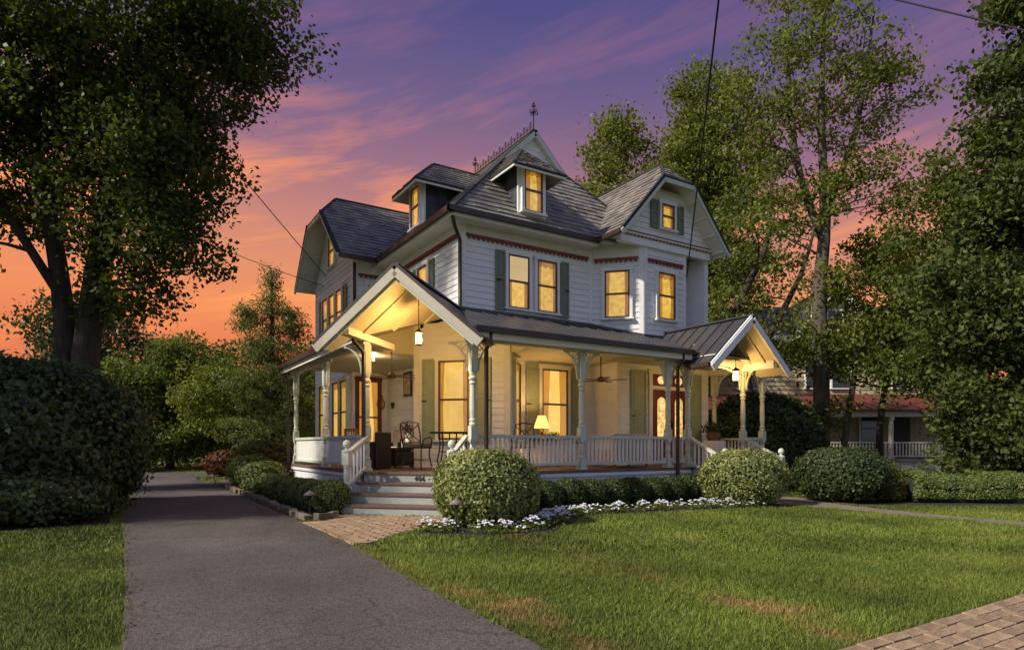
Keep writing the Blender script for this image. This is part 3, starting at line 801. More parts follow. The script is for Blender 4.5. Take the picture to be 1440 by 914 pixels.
# --- main roof: hip with small front gable at the ridge
XE, YE = 6.14, 12.33
XM, ZR = 9.5, 9.79
YP = 14.05
ZF = ZR - sl * 1.0                                   # foot of the gablet
fslope = (ZF - EZ) / (YP - YE)
lp = [(XE, YE, EZ), (XM - 1.0, YP, ZF), (XM, YP, ZR), (XM, 17.5, ZR), (XM, 22.0, ZR), (XE, 22.0, EZ)]
roof_plane([(XE, 22.0, EZ), (XE, YE, EZ), (XM - 1.0, YP, ZF), (XM, YP, ZR), (XM, 22.0, ZR)], H0)
XR = 2 * XM - XE
roof_plane([(XR, YE, EZ), (XR, 22.0, EZ), (XM, 22.0, ZR), (XM, YP, ZR), (XM + 1.0, YP, ZF)], H0)
yb = YP + 0.32; zb = EZ + fslope * (yb - YE); hb = (zb - EZ) / sl
roof_plane([(XE, YE, EZ), (XR, YE, EZ), (XM + 1.0, YP, ZF), (XM - 1.0, YP, ZF)], H0)
# gablet wall and rake boards
gw = fr(XM, YP + 0.10, 1, 0)
siding(gw, [(-0.92, ZF - 0.1), (0.92, ZF - 0.1), (0.0, ZR - 0.12)], H0, name='gable_wall')
for s_ in (-1, 1):
    MB().bar((XM + s_ * 1.04, YP - 0.03, ZF - 0.11), (XM, YP - 0.03, ZR - 0.07), 0.05, 0.13).build('rake_board', 'pale_sage', H0)
    a = (XE if s_ < 0 else XR, YE, EZ + 0.02); c = (XM + s_ * 1.0, YP, ZF + 0.02)
    cap(a, c, H0)
    cap(c, (XM, YP, ZR + 0.015), H0, w=0.10)
cap((XM, YP - 0.04, ZR + 0.02), (XM, 22.0, ZR + 0.02), H0)
# soffits and gutters of the main eaves
MB().prism([(XE, YE), (10.3, YE), (10.3, 12.85), (6.66, 12.85), (6.66, 17.5), (XE, 17.5)], EZ - 0.16, EZ - 0.125).build('soffit', 'cream', H0)
MB().bar((XE + 0.02, YE + 0.02, EZ - 0.09), (10.3, YE + 0.02, EZ - 0.09), 0.03, 0.16).build('fascia', 'white', H0)
MB().bar((XE + 0.02, YE + 0.02, EZ - 0.09), (XE + 0.02, 16.97, EZ - 0.09), 0.03, 0.16).build('fascia', 'white', H0)
gutter((XE - 0.11, YE - 0.055, EZ - 0.045), (10.30, YE - 0.055, EZ - 0.045), H0)
gutter((XE - 0.055, YE - 0.11, EZ - 0.045), (XE - 0.055, 17.0, EZ - 0.045), H0)
gutter((10.22, YE - 0.0, EZ - 0.045), (10.22, 11.40, EZ - 0.045), H0)
gutter((XE, 16.90, EZ - 0.045), (5.02, 16.90, EZ - 0.045), H0)
MB().tube([(XE + 0.02, YE + 0.02, EZ - 0.1), (XE + 0.2, YE + 0.25, EZ - 0.3), (6.555, 12.735, EZ - 0.55), (6.555, 12.735, 4.45), (6.45, 12.5, 4.25)], 0.045).build('downspout', 'gutter', H0, smooth=True)
MB().tube([(5.60, 17.35, 6.45), (5.60, 17.36, 6.2), (5.60, 17.36, 4.1)], 0.045).build('downspout', 'gutter', H0, smooth=True)

# iron cresting with finials on the ridge
cr_ = MB()
cr_.bar((XM, YP + 0.15, ZR + 0.05), (XM, 17.35, ZR + 0.05), 0.015, 0.015); cr_.bar((XM, YP + 0.15, ZR + 0.16), (XM, 17.35, ZR + 0.16), 0.012, 0.012)
yy = YP + 0.2; k = 0
while yy < 17.3:
    h = 0.36 if k % 2 == 0 else 0.26
    cr_.bar((XM, yy, ZR), (XM, yy, ZR + h), 0.014, 0.014)
    cr_.bar((XM, yy - 0.035, ZR + h - 0.07), (XM, yy + 0.035, ZR + h - 0.07), 0.014, 0.012)
    cr_.add([(XM - .012, yy, ZR + h), (XM, yy - .02, ZR + h), (XM + .012, yy, ZR + h), (XM, yy + .02, ZR + h), (XM, yy, ZR + h + .06)], [(0, 1, 4), (1, 2, 4), (2, 3, 4), (3, 0, 4)])
    for q in (-1, 1):
        cr_.tube([(XM, yy + q * 0.01, ZR + 0.17), (XM, yy + q * 0.055, ZR + 0.21), (XM, yy + q * 0.06, ZR + 0.26), (XM, yy + q * 0.025, ZR + 0.27)], 0.006, 4)
    yy += 0.165; k += 1
cr_.build('iron_cresting', 'iron', H0)


def finial(y, h):
    f = MB(); f.tube([(XM, y, ZR - 0.02), (XM, y, ZR + h * 0.97)], [0.022, 0.012], 6)
    zc = ZR + h * 0.68; s = h * 0.17
    for dx, dy in ((1, 0), (-1, 0), (0, 1), (0, -1)):
        for q in (1, -1):
            f.tube([(XM, y, zc), (XM + dx * s * 0.6, y + dy * s * 0.6, zc + q * s * 0.35), (XM + dx * s, y + dy * s, zc + q * s * 0.1), (XM + dx * s * 0.9, y + dy * s * 0.9, zc - q * s * 0.35)], 0.012, 4)
        f.tube([(XM, y, zc + s), (XM + dx * s * 0.5, y + dy * s * 0.5, zc + s * 1.25), (XM + dx * s * .35, y + dy * s * .35, zc + s * 1.6)], 0.010, 4)
    f.lathe([(0.005, 0), (0.03, 0.03), (0.03, 0.05), (0.005, 0.09)], 8, (XM, y, ZR + h * 0.93))
    f.build('finial', 'iron', H0)


finial(YP + 0.05, 0.80); finial(17.4, 0.58)


# --- dormers (local frame: x along the face, y into the roof)
def dormer(Fm, zb, zt, hw, ehw, ov, apexy, apexz, run, n2, slope):
    """zb/zt face bottom and top, hw half width, ehw half width at the eaves, ov front overhang"""
    d = MB(Fm)
    d.box(-hw, -hw + 0.11, -0.001, 0.05, zb, zt); d.box(hw - 0.11, hw, -0.001, 0.05, zb, zt)
    d.box(-hw + 0.11, hw - 0.11, 0.0, 0.05, zt - 0.10, zt); d.box(-hw + 0.11, hw - 0.11, 0.0, 0.05, zb, zb + 0.10)
    dm = d.build('dormer', 'white', H0)
    MB(Fm).box(-hw + 0.02, hw - 0.02, 0.05, 0.09, zb, zt).build('face', 'white', dm)
    for s in (-1, 1):
        x = s * (hw - 0.01); x2 = s * (hw - 0.06)
        dd = (zt - zb) / slope
        q = MB(Fm); q.add([(x, 0.051, zb), (x, 0.051, zt), (x, dd + 0.15, zt), (x2, 0.051, zb), (x2, 0.051, zt), (x2, dd + 0.15, zt)],
                          [(0, 1, 2), (5, 4, 3), (0, 3, 4, 1), (1, 4, 5, 2), (2, 5, 3, 0)])
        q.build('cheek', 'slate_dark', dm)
        # slate courses on the cheek
        z = zb; b2 = MB(Fm); kk = 0
        while z < zt:
            x_ = 0.052 + (0.1 if kk % 2 else 0) ; yend = max(0.055, (z + 0.09 - zb) / slope)
            yy = 0.052
            while yy < yend:
                y2 = min(yy + 0.2 * rnd.uniform(0.8, 1.2), yend)
                o1 = x + s * rnd.uniform(0.008, 0.018)
                b2.add([(x, yy, z), (x, y2, z), (o1, y2 - 0.004, z), (o1, yy, z), (x + s * .003, yy, z + 0.17), (x + s * .003, y2, z + 0.17)], [(0, 1, 2, 3), (3, 2, 5, 4), (0, 3, 4), (1, 5, 2)])
                yy = y2
            z += 0.16; kk += 1
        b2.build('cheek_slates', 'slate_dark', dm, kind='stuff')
    wn = window(Fm, 0.0, zb + 0.11, 2 * hw - 0.28, zt - zb - 0.27, dm, muntin=False)
    return dm


def dormer_roof(P, dm):
    """P: function local->house for the hipped dormer roof; polygons with eave first"""
    for pts in P:
        rf = MB().slab(pts, 0.07).build('dormer_roof', 'beige', H0)
        n = Vector((0, 0, 0)); p = [Vector(q) for q in pts]
        for i in range(len(p)): n += p[i].cross(p[(i + 1) % len(p)])
        n.normalize()
        slates([tuple(q + n * 0.005) for q in p], rf, 0.13, 0.22)


# front dormer, centre x 8.38, face y 12.50
dF = fr(8.38, 12.50, 1, 0)
dm1 = dormer(dF, 6.78, 8.04, 0.40, 0.73, 0.35, 0, 0, 0, 0, fslope)
ze, za = 7.80, 8.57
yf, ya, yk = 12.15, 12.99, YE + (za - EZ) / fslope + 0.05
ye_ = YE + (ze - EZ) / fslope + 0.05
dormer_roof([[(7.65, yf, ze), (9.11, yf, ze), (8.38, ya, za)],
             [(7.65, ye_, ze), (7.65, yf, ze), (8.38, ya, za), (8.38, yk, za)],
             [(9.11, yf, ze), (9.11, ye_, ze), (8.38, yk, za), (8.38, ya, za)]], dm1)
cap((8.38, ya, za + .02), (8.38, yk, za + .02), H0, w=0.1); cap((7.65, yf, ze + .02), (8.38, ya, za + .02), H0, w=0.07); cap((9.11, yf, ze + .02), (8.38, ya, za + .02), H0, w=0.07)
for a, c in (((7.65, yf), (9.11, yf)), ((7.65, yf), (7.65, ye_ - .1)), ((9.11, yf), (9.11, ye_ - .1))):
    MB().bar((*a, ze - 0.062), (*c, ze - 0.062), 0.03, 0.045).build('dormer_fascia', 'cream', H0); MB().bar((*a, ze - 0.012), (*c, ze - 0.012), 0.05, 0.05).build('dormer_edge', 'underlay', H0)
# side dormer on the left slope, centre y 14.72, face x 6.37
dL = fr(6.37, 14.72, 0, -1)
dm2 = dormer(dL, 6.72, 7.97, 0.40, 0.73, 0.35, 0, 0, 0, 0, sl)
ze, za = 7.73, 8.50
xf, xa, xk = 6.00, 6.80, XE + (za - EZ) / sl + 0.05
xe_ = XE + (ze - EZ) / sl + 0.05
y0_, y1_, yc_ = 13.97, 15.47, 14.72
dormer_roof([[(xf, y1_, ze), (xf, y0_, ze), (xa, yc_, za)],
             [(xf, y0_, ze), (xe_, y0_, ze), (xk, yc_, za), (xa, yc_, za)],
             [(xe_, y1_, ze), (xf, y1_, ze), (xa, yc_, za), (xk, yc_, za)]], dm2)
cap((xa, yc_, za + .02), (xk, yc_, za + .02), H0, w=0.1); cap((xf, y0_, ze + .02), (xa, yc_, za + .02), H0, w=0.07); cap((xf, y1_, ze + .02), (xa, yc_, za + .02), H0, w=0.07)
for a, c in (((xf, y0_), (xf, y1_)), ((xf, y0_), (xe_ - .1, y0_)), ((xf, y1_), (xe_ - .1, y1_))):
    MB().bar((*a, ze - 0.062), (*c, ze - 0.062), 0.03, 0.045).build('dormer_fascia', 'cream', H0); MB().bar((*a, ze - 0.012), (*c, ze - 0.012), 0.05, 0.05).build('dormer_edge', 'underlay', H0)


# --- clipped gable roofs of bay and wing
def clipped(c, half, ez, rz, clip, r0, r1, rclip, toW, house):
    """toW maps (across, along, z) -> house coordinates; r0 rake plane, r1 inner end, rclip where the ridge starts"""
    s = (rz - ez) / half; cz = rz - clip * s
    for sg in (-1, 1):
        pts = [toW(sg * half, r0, ez), toW(sg * half, r1, ez), toW(0, r1, rz), toW(0, rclip, rz), toW(sg * clip, r0, cz)]
        roof_plane(pts, house)
        MB().bar(toW(sg * (half + 0.03), r0 - 0.025, ez - 0.09), toW(sg * clip, r0 - 0.025, cz - 0.085), 0.05, 0.115).build('rake_board', 'pale_sage', house)
        MB().bar(toW(sg * (half + 0.0), r0, ez + 0.02), toW(sg * clip, r0 - 0.02, cz + 0.02), 0.10, 0.07).build('rake_edge', 'underlay', house)
        cap(toW(sg * clip, r0, cz + 0.02), toW(0, rclip, rz + 0.02), house, w=0.08)
        # lookout brackets under the overhang
        for q in (0.12, 0.37, 0.62, 0.86):
            a = half + (clip - half) * q; z = ez + (cz - ez) * q - 0.14
            MB().bar(toW(sg * a, r0 + 0.01, z), toW(sg * a, r0 + 0.45, z), 0.07, 0.06).build('lookout', 'cream', house)
    roof_plane([toW(-clip, r0, cz), toW(clip, r0, cz), toW(0, rclip, rz)], house)
    MB().bar(toW(-clip, r0 - 0.025, cz - 0.085), toW(clip, r0 - 0.025, cz - 0.085), 0.05, 0.11).build('rake_board', 'pale_sage', house)
    MB().bar(toW(-clip, r0, cz + 0.02), toW(clip, r0, cz + 0.02), 0.06, 0.045).build('rake_edge', 'underlay', house)
    cap(toW(0, rclip, rz + 0.02), toW(0, r1, rz + 0.02), house, w=0.12)


clipped(GX, 1.92, EZ, 8.72, 0.55, 11.38, 15.2, 12.0, lambda a, r, z: (GX + a, r, z), H0)
clipped(19.4, 2.45, EZ, 8.93, 0.75, 5.02, 8.9, 5.65, lambda a, r, z: (r, 19.4 + a, z), H0)


# ------------------------------------------------------------------ porch roofs
def seam_roof(pts, eave_dir, house, spacing=0.42, th=0.05):
    """standing-seam sheet over a polygon: first edge is the eave"""
    P = [Vector(q) for q in pts]
    n = Vector((0, 0, 0))
    for i in range(len(P)): n += P[i].cross(P[(i + 1) % len(P)])
    n.normalize()
    if n.z < 0: P.reverse(); n = -n
    rf = MB().slab([tuple(q) for q in P], th).build('porch_roof', 'seam_roof', house)
    ux = Vector(eave_dir).normalized(); up = n.cross(ux).normalized()
    if up.z < 0: up = -up
    o = P[0]; pl = [((p - o).dot(up), (p - o).dot(ux)) for p in P]
    a0 = min(q[1] for q in pl); a1 = max(q[1] for q in pl)
    x = a0 + 0.1
    while x < a1 - 0.02:
        for s, t_ in spans(pl, x):
            if t_ - s > 0.1:
                MB().bar(o + ux * x + up * s + n * 0.012, o + ux * x + up * t_ + n * 0.012, 0.014, 0.026, n).build('seam', 'seam_roof', rf)
        x += spacing
    return rf


PE = 3.42; PS = 0.34


def pf(x, y): return (x, y, PE + PS * (y - 9.87))


def pl_(x, y): return (x, y, PE + PS * (x - 3.68))


seam_roof([pf(5.32, 9.87), pf(14.3, 9.87), pf(14.3, 12.81), pf(6.62, 12.81)], (1, 0, 0), H0)
seam_roof([pl_(3.68, 17.8), pl_(3.68, 11.53), pl_(6.62, 12.81), pl_(6.62, 17.8)], (0, 1, 0), H0)
# fascia, gutters, beams, ceiling
MB().bar((5.30, 9.90, PE - 0.105), (11.0, 9.90, PE - 0.105), 0.04, 0.16).build('porch_fascia', 'cream', H0)
MB().bar((13.4, 9.90, PE - 0.105), (14.3, 9.90, PE - 0.105), 0.04, 0.16).build('porch_fascia', 'cream', H0)
MB().bar((3.71, 11.5, PE - 0.105), (3.71, 17.8, PE - 0.105), 0.04, 0.16).build('porch_fascia', 'cream', H0)
MB().bar((3.70, 17.78, PE - 0.06), (6.6, 17.78, PE + 0.9), 0.04, 0.18).build('porch_fascia', 'cream', H0)
gutter((5.36, 9.82, PE - 0.02), (11.0, 9.82, PE - 0.02), H0, s=0.10)
gutter((3.63, 11.5, PE - 0.02), (3.63, 17.8, PE - 0.02), H0, s=0.10)
for a, c in (((5.45, 10.22), (13.96, 10.22)), ((4.03, 11.75), (4.03, 17.8)), ((13.96, 10.22), (13.96, 11.9))):
    MB().bar((*a, 3.31), (*c, 3.31), 0.13, 0.16).build('porch_beam', 'cream', H0)
def ceil_poly(poly):
    MB().prism(poly, 3.375, 3.40).build('porch_ceiling', 'ceiling', H0)
ceil_poly([(7.30, 9.92), (11.05, 9.92), (11.05, 12.81), (8.3, 12.81), (7.30, 11.8)])
ceil_poly([(11.05, 10.24), (13.96, 10.24), (13.96, 12.8), (11.05, 12.8)])
ceil_poly([(3.73, 17.75), (3.73, 13.30), (5.72, 13.30), (6.6, 14.2), (6.6, 17.75)])
# vaulted boards under the roof round the corner bay
MB().slab([(x, y, z - 0.075) for x, y, z in (pf(5.36, 9.92), pf(7.29, 9.92), pf(7.29, 12.78), pf(6.64, 12.78))], 0.02).build('porch_ceiling', 'ceiling', H0)
MB().slab([(x, y, z - 0.075) for x, y, z in (pl_(3.73, 13.29), pl_(3.73, 11.56), pl_(6.60, 12.83), pl_(6.60, 13.29))], 0.02).build('porch_ceiling', 'ceiling', H0)
# bulkheads where the vault meets the flat ceilings
for pts in ([(7.31, 9.92, 3.36), (7.31, 11.80, 3.36), (7.31, 11.80, 3.99), (7.31, 9.92, 3.40)], [(5.70, 13.31, 3.36), (3.73, 13.31, 3.36), (3.73, 13.31, 3.40), (5.70, 13.31, 4.02)]):
    MB().slab(pts, 0.02).build('bulkhead', 'ceiling', H0)
# flashing where the porch roof meets the upper walls
for a_, c_ in (((6.55, 12.765, 4.43), (10.47, 12.765, 4.43)), ((10.44, 12.79, 4.43), (11.40, 11.83, 4.11)), ((11.38, 11.83, 4.11), (12.95, 11.83, 4.11)), ((6.575, 12.8, 4.43), (6.575, 17.4, 4.43)), ((5.6, 17.39, 4.09), (6.6, 17.39, 4.43)), ((5.55, 17.4, 4.08), (5.55, 17.8, 4.08))):
    MB().bar(a_, c_, 0.05, 0.09).build('flashing', 'seam_roof', H0)


# --- corner gable over the diagonal stairs; s along (1,-1), q along (1,1)
def dg(s, q, z):
    """s: metres along the gable face (right positive); q: x+y"""
    x = (q - 6.20) / 2 + s * R2; y = (q + 6.20) / 2 - s * R2
    return (x, y, z)


AZ, GSL = 4.40, 0.84
QF = 14.22
for sg in (-1, 1):
    pts = [dg(sg * 1.5, QF, AZ - GSL * 1.5), dg(sg * 1.5, 14.95, AZ - GSL * 1.5), dg(sg * 1.167, 15.22, AZ - GSL * 1.167), dg(0, 19.4, AZ), dg(0, QF, AZ)]
    P = [Vector(p) for p in pts]; n = (P[1] - P[0]).cross(P[-1] - P[0])
    if n.z < 0: pts = pts[::-1]
    rf = MB().slab(pts, 0.05).build('porch_roof', 'seam_roof', H0)
    low = [(x, y, z - 0.085) for x, y, z in pts]
    MB().slab(low, 0.025).build('gable_ceiling', 'ceiling', H0)
    MB().bar(dg(sg * 1.53, QF - 0.03, AZ - GSL * 1.53 - 0.10), dg(0, QF - 0.03, AZ - 0.10), 0.05, 0.17).build('rake_board', 'beige', H0)
    MB().bar(dg(sg * 1.40, QF + 0.06, AZ - GSL * 1.40 - 0.21), dg(0, QF + 0.06, AZ - 0.21), 0.04, 0.07).build('rake_moulding', 'pale_sage', H0)
    MB().bar(dg(sg * 1.56, QF - 0.02, AZ - GSL * 1.56 + 0.01), dg(0, QF - 0.02, AZ + 0.02), 0.07, 0.05).build('rake_edge', 'gutter', H0)
    # rafters showing on the ceiling
    for qq in (15.4, 16.6, 17.8):
        smax = min(1.15, 1.167 * (19.4 - qq) / 4.2)
        MB().bar(dg(sg * smax, qq, AZ - GSL * smax - 0.135), dg(0.02 * sg, qq, AZ - 0.135), 0.06, 0.045).build('rafter', 'ceiling', H0)
    # side beams that carry the overhang, square ends showing
    MB().bar(dg(sg * 1.06, 14.55, 3.36), dg(sg * 1.06, 17.4, 3.36), 0.12, 0.13).build('gable_beam', 'cream', H0)
gutter(dg(1.56, 14.3, 3.08), dg(1.56, 14.95, 3.08), H0, s=0.09)
cap(dg(0, QF - 0.02, AZ + 0.02), dg(0, 19.3, AZ + 0.02), H0, m='seam_roof', w=0.12)

# --- entry portico gable facing the street
PX, PY, PAZ, PSL = 12.2, 9.20, 4.24, 0.87
for sg in (-1, 1):
    hw = 1.32
    yv = 9.87 + (PAZ - PE) / PS
    pts = [(PX + sg * hw, PY, PAZ - PSL * hw), (PX + sg * hw, 9.95, PAZ - PSL * hw), (PX, yv, PAZ), (PX, PY, PAZ)]
    rf = seam_roof(pts, (0, 1, 0), H0, 0.36)
    low = [(x, y, z - 0.085) for x, y, z in pts]
    P = [Vector(p) for p in low]; n = (P[1] - P[0]).cross(P[-1] - P[0])
    MB().slab(low if n.z > 0 else low[::-1], 0.025).build('gable_ceiling', 'ceiling', H0)
    MB().bar((PX + sg * (hw + .03), PY - 0.03, PAZ - PSL * (hw + .03) - 0.09), (PX, PY - 0.03, PAZ - 0.09), 0.05, 0.15).build('rake_board', 'white', H0)
    MB().bar((PX + sg * (hw + .05), PY - 0.01, PAZ - PSL * (hw + .05) + 0.02), (PX, PY - 0.01, PAZ + 0.025), 0.05, 0.05).build('rake_edge', 'gutter' if sg > 0 else 'white', H0)
    MB().bar((PX + sg * 1.0, PY + 0.10, 3.23), (PX + sg * 1.0, 10.2, 3.23), 0.14, 0.19).build('gable_beam', 'white', H0)
    for yy in (9.55, 9.95):
        MB().bar((PX + sg * 1.1, yy, PAZ - PSL * 1.1 - 0.135), (PX + sg * .02, yy, PAZ - 0.135), 0.06, 0.045).build('rafter', 'ceiling', H0)
siding(fr(PX, 10.32, 1, 0), [(-1.0, 3.40), (1.0, 3.40), (0, 4.05)], H0, name='gable_wall')
cap((PX, PY - 0.03, PAZ + 0.03), (PX, 12.0, PAZ + 0.03), H0, m='seam_roof', w=0.12)
gutter((PX - 1.36, 9.25, 3.06), (PX - 1.36, 9.85, 3.06), H0, s=0.09)
# arched valance with little hanging drops in the portico opening
vb = MB()
for i in range(20):
    u0 = -0.9 + i * 0.09; u1 = u0 + 0.09
    zz0 = 3.22 - 0.18 * (u0 / 0.9) ** 2; zz1 = 3.22 - 0.18 * (u1 / 0.9) ** 2
    vb.bar((PX + u0, 10.21, zz0 - 0.02), (PX + u1, 10.21, zz1 - 0.02), 0.03, 0.05, (0, 1, 0))
vb.build('valance_arch', 'cream', H0)

# --- porch posts with brackets
PH = 3.24 - DZ
pm = MB()
q = 0.068
pm.box(-q, q, -q, q, 0, 0.22); pm.box(-q, q, -q, q, 0.60, 0.86); pm.box(-q - .02, q + .02, -q - .02, q + .02, 0, 0.06)
pm.lathe([(0.058, 0.22), (0.072, 0.25), (0.05, 0.29), (0.062, 0.40), (0.05, 0.53), (0.072, 0.57), (0.058, 0.60)], 14)
pm.lathe([(0.06, 0.86), (0.075, 0.89), (0.05, 0.93), (0.068, 0.96), (0.05, 1.0), (0.062, 1.15), (0.057, 1.45), (0.050, 1.62), (0.07, 1.65), (0.05, 1.69), (0.078, 1.73), (0.078, 1.76), (0.05, 1.79), (0.07, 1.84), (0.06, 1.87)], 14)
pm.box(-q, q, -q, q, 1.87, PH)
post_me = pm.mesh('porch_post', 'pale_sage'); 
bk = MB()
bk.box(0.0, 0.40, -0.018, 0.018, -0.03, 0.0); bk.box(0.0, 0.03, -0.0175, 0.0175, -0.56, -0.03)
arc = [(0.03 + 0.37 * (1 - math.sin(a)), -0.03 - 0.53 * (1 - math.cos(a))) for a in [math.pi / 2 * k / 7 for k in range(8)]]
for (x0, z0), (x1, z1) in zip(arc, arc[1:]): bk.bar((x0, 0, z0), (x1, 0, z1), 0.035, 0.035, (0, 1, 0))
bk.bar((0.04, 0, -0.05), (0.15, 0, -0.17), 0.025, 0.025, (0, 1, 0))
bk.tube([(0.13, 0, -0.05), (0.16, 0, -0.10), (0.12, 0, -0.13), (0.07, 0, -0.18), (0.04, 0, -0.14)], 0.012, 5)
bk.tube([(0.05, 0, -0.24), (0.08, 0, -0.27), (0.06, 0, -0.33)], 0.010, 5); bk.tube([(0.23, 0, -0.03), (0.25, 0, -0.06), (0.30, 0, -0.05)], 0.010, 5)
bracket_me = bk.mesh('bracket', 'pale_sage')


def post(x, y, rots, rz=0.0):
    p = link('porch_post', post_me, H0, (x, y, DZ), rz)
    for a in rots:
        o = link('bracket', bracket_me, p, (0.0, 0.0, PH), a - rz)
        o.location = (0.076 * math.cos(a - rz), 0.076 * math.sin(a - rz), PH)
    return p


pi = math.pi
post(4.03, 11.75, (pi / 2, -pi / 4 - pi)); post(4.03, 14.6, (pi / 2, -pi / 2)); post(4.03, 17.5, (-pi / 2,))
post(5.53, 10.22, (0, 0.75 * pi, -0.75 * pi)); post(8.08, 10.22, (0, pi)); post(10.58, 10.22, (0, pi)); post(11.22, 10.22, (0, pi, -pi / 2)); post(13.2, 10.22, (0, pi, -pi / 2)); post(13.96, 10.22, (pi, pi / 2)); post(13.96, 11.75, (-pi / 2,))

# --- railings
bl = MB().box(-0.017, 0.017, -0.017, 0.017, 0, 0.53); bal_me = bl.mesh('baluster', 'white')


def railing(x0, y0, x1, y1, zb=DZ, top=0.70, sp=0.105):
    a = Vector((x0, y0, 0)); c = Vector((x1, y1, 0)); d = (c - a); Ln = d.length; d.normalize()
    r = MB(); r.bar((x0, y0, zb + top - 0.03), (x1, y1, zb + top - 0.03), 0.09, 0.055); r.bar((x0, y0, zb + 0.12), (x1, y1, zb + 0.12), 0.06, 0.055)
    ro = r.build('railing', 'pale_sage', H0)
    n = max(1, int(round(Ln / sp))); rz = math.atan2(d.y, d.x)
    for i in range(1, n):
        p = a + d * (Ln * i / n)
        link('baluster', bal_me, ro, (p.x, p.y, zb + 0.145), rz)
    return ro


railing(5.60, 10.22, 8.0, 10.22); railing(8.16, 10.22, 10.5, 10.22); railing(10.66, 10.22, 11.14, 10.22)
railing(13.28, 10.22, 13.88, 10.22); railing(13.96, 10.3, 13.96, 11.7)
# boarded balustrade along the drive side
for y0, y1 in ((11.83, 14.52), (14.68, 17.42)):
    r = MB(); r.bar((4.03, y0, DZ + 0.67), (4.03, y1, DZ + 0.67), 0.10, 0.06); r.bar((4.03, y0, DZ + 0.11), (4.03, y1, DZ + 0.11), 0.08, 0.06)
    ro = r.build('railing', 'pale_sage', H0)
    n = int((y1 - y0) / 0.135); s = (y1 - y0) / n
    brd = MB().box(-0.012, 0.012, -s / 2 + 0.006, s / 2 - 0.006, 0, 0.50).mesh('board', 'white')
    for i in range(n): link('board', brd, ro, (4.03, y0 + (i + 0.5) * s, DZ + 0.14))


# --- corner stairs
def stairs(Fm, hw, run, n, rise, ztop, nosing=0.03):
    """local x across, local y into the house; top riser at y = 0"""
    st = MB(Fm); treads = []
    for k in range(n):
        z1 = ztop - k * rise; z0 = z1 - rise; y0 = -k * run
        st.box(-hw, hw, y0, y0 + run + 0.05, max(0.1, z0) - 0.02, z1 - 0.035 - (0.001 * k))
    so = st.build('stairs', 'riser', H0)
    for k in range(n):
        z1 = ztop - k * rise; y0 = -k * run
        MB(Fm).box(-hw - 0.02, hw + 0.02, y0 - nosing, y0 + run - 0.002, z1 - 0.035, z1).build('tread', 'deck', so)
    return so


sc_ = dg(0, 15.76 - 0.35 * 2 ** 0.5, 0)
stF = fr(sc_[0], sc_[1], 1, -1)
st1 = stairs(stF, 0.95, 0.29, 4, 0.175, DZ + 0.002)
MB(stF).box(-0.95, 0.95, 0.28, 0.6, 0.1, 0.735).build('landing_base', 'riser', st1)
MB(stF).box(-1.0, 1.0, 0.27, 0.62, 0.742, DZ + 0.001).build('tread', 'deck', st1)
cu = bpy.data.curves.new('house_number', 'FONT'); cu.body = '406'; cu.size = 0.125; cu.extrude = 0.006; cu.align_x = 'CENTER'; cu.space_character = 1.15
num = bpy.data.objects.new('house_number', cu); COL.objects.link(num); num.parent = st1
num.matrix_local = stF @ Matrix.Translation((0.16, -0.008, DZ - 0.145)) @ Matrix.Rotation(math.radians(90), 4, 'X')
cu.materials.append(MATS['black'])
me_ = bpy.data.meshes.new_from_object(num); nm_ = link('house_number', me_, st1); nm_.matrix_local = stF @ Matrix.Translation((0.16, -0.010, DZ - 0.150)) @ Matrix.Rotation(math.radians(90), 4, 'X')
bpy.data.objects.remove(num); nm_.name = 'house_number'

# newel posts and stair rails
nw = MB(); q = 0.065
nw.box(-q - .015, q + .015, -q - .015, q + .015, 0, 0.04); nw.box(-q, q, -q, q, 0.04, 0.30); nw.lathe([(0.05, 0.30), (0.065, 0.33), (0.05, 0.37), (0.058, 0.5), (0.05, 0.60), (0.065, 0.64), (0.05, 0.67)], 12); nw.box(-q, q, -q, q, 0.67, 0.90)
nw.lathe([(0.085, 0.90), (0.085, 0.93), (0.03, 0.95), (0.03, 0.97), (0.062, 1.00), (0.07, 1.04), (0.055, 1.09), (0.015, 1.115)], 12)
newel_me = nw.mesh('newel_post', 'pale_sage')


def stair_rail(p_top, p_bot, z_top, z_bot, parent, newel=True):
    a = Vector((*p_top, z_top)); c = Vector((*p_bot, z_bot))
    r = MB(); r.bar(a, c, 0.085, 0.06); r.bar(a - Vector((0, 0, 0.56)), c - Vector((0, 0, 0.56)), 0.05, 0.05)
    ro = r.build('stair_rail', 'pale_sage', H0)
    d = c - a; n = max(3, int(d.length / 0.13)); rz = math.atan2(d.y, d.x)
    for i in range(1, n):
        p = a + d * (i / n)
        link('baluster', bal_me, ro, (p.x, p.y, p.z - 0.545), rz)
    if newel: link('newel_post', newel_me, H0, (p_bot[0], p_bot[1], z_bot - 0.86), math.pi / 4 if parent else 0)


pl0 = stF @ Vector((-0.98, 0.2, 0)); pl1 = stF @ Vector((-0.98, -0.62, 0))
stair_rail((pl0.x, pl0.y), (pl1.x, pl1.y), DZ + 0.66, 1.14, True)
pr0 = stF @ Vector((0.98, 0.2, 0)); pr1 = stF @ Vector((0.98, -0.62, 0))
stair_rail((pr0.x, pr0.y), (pr1.x, pr1.y), DZ + 0.66, 1.14, True)
# portico stairs
stP = fr(12.2, 10.05, 1, 0)
st2 = stairs(stP, 0.95, 0.29, 4, 0.175, DZ + 0.002)
stair_rail((11.22, 10.12), (11.22, 9.15), DZ + 0.66, 0.98, False); stair_rail((13.2, 10.12), (13.2, 9.15), DZ + 0.66, 0.98, False)

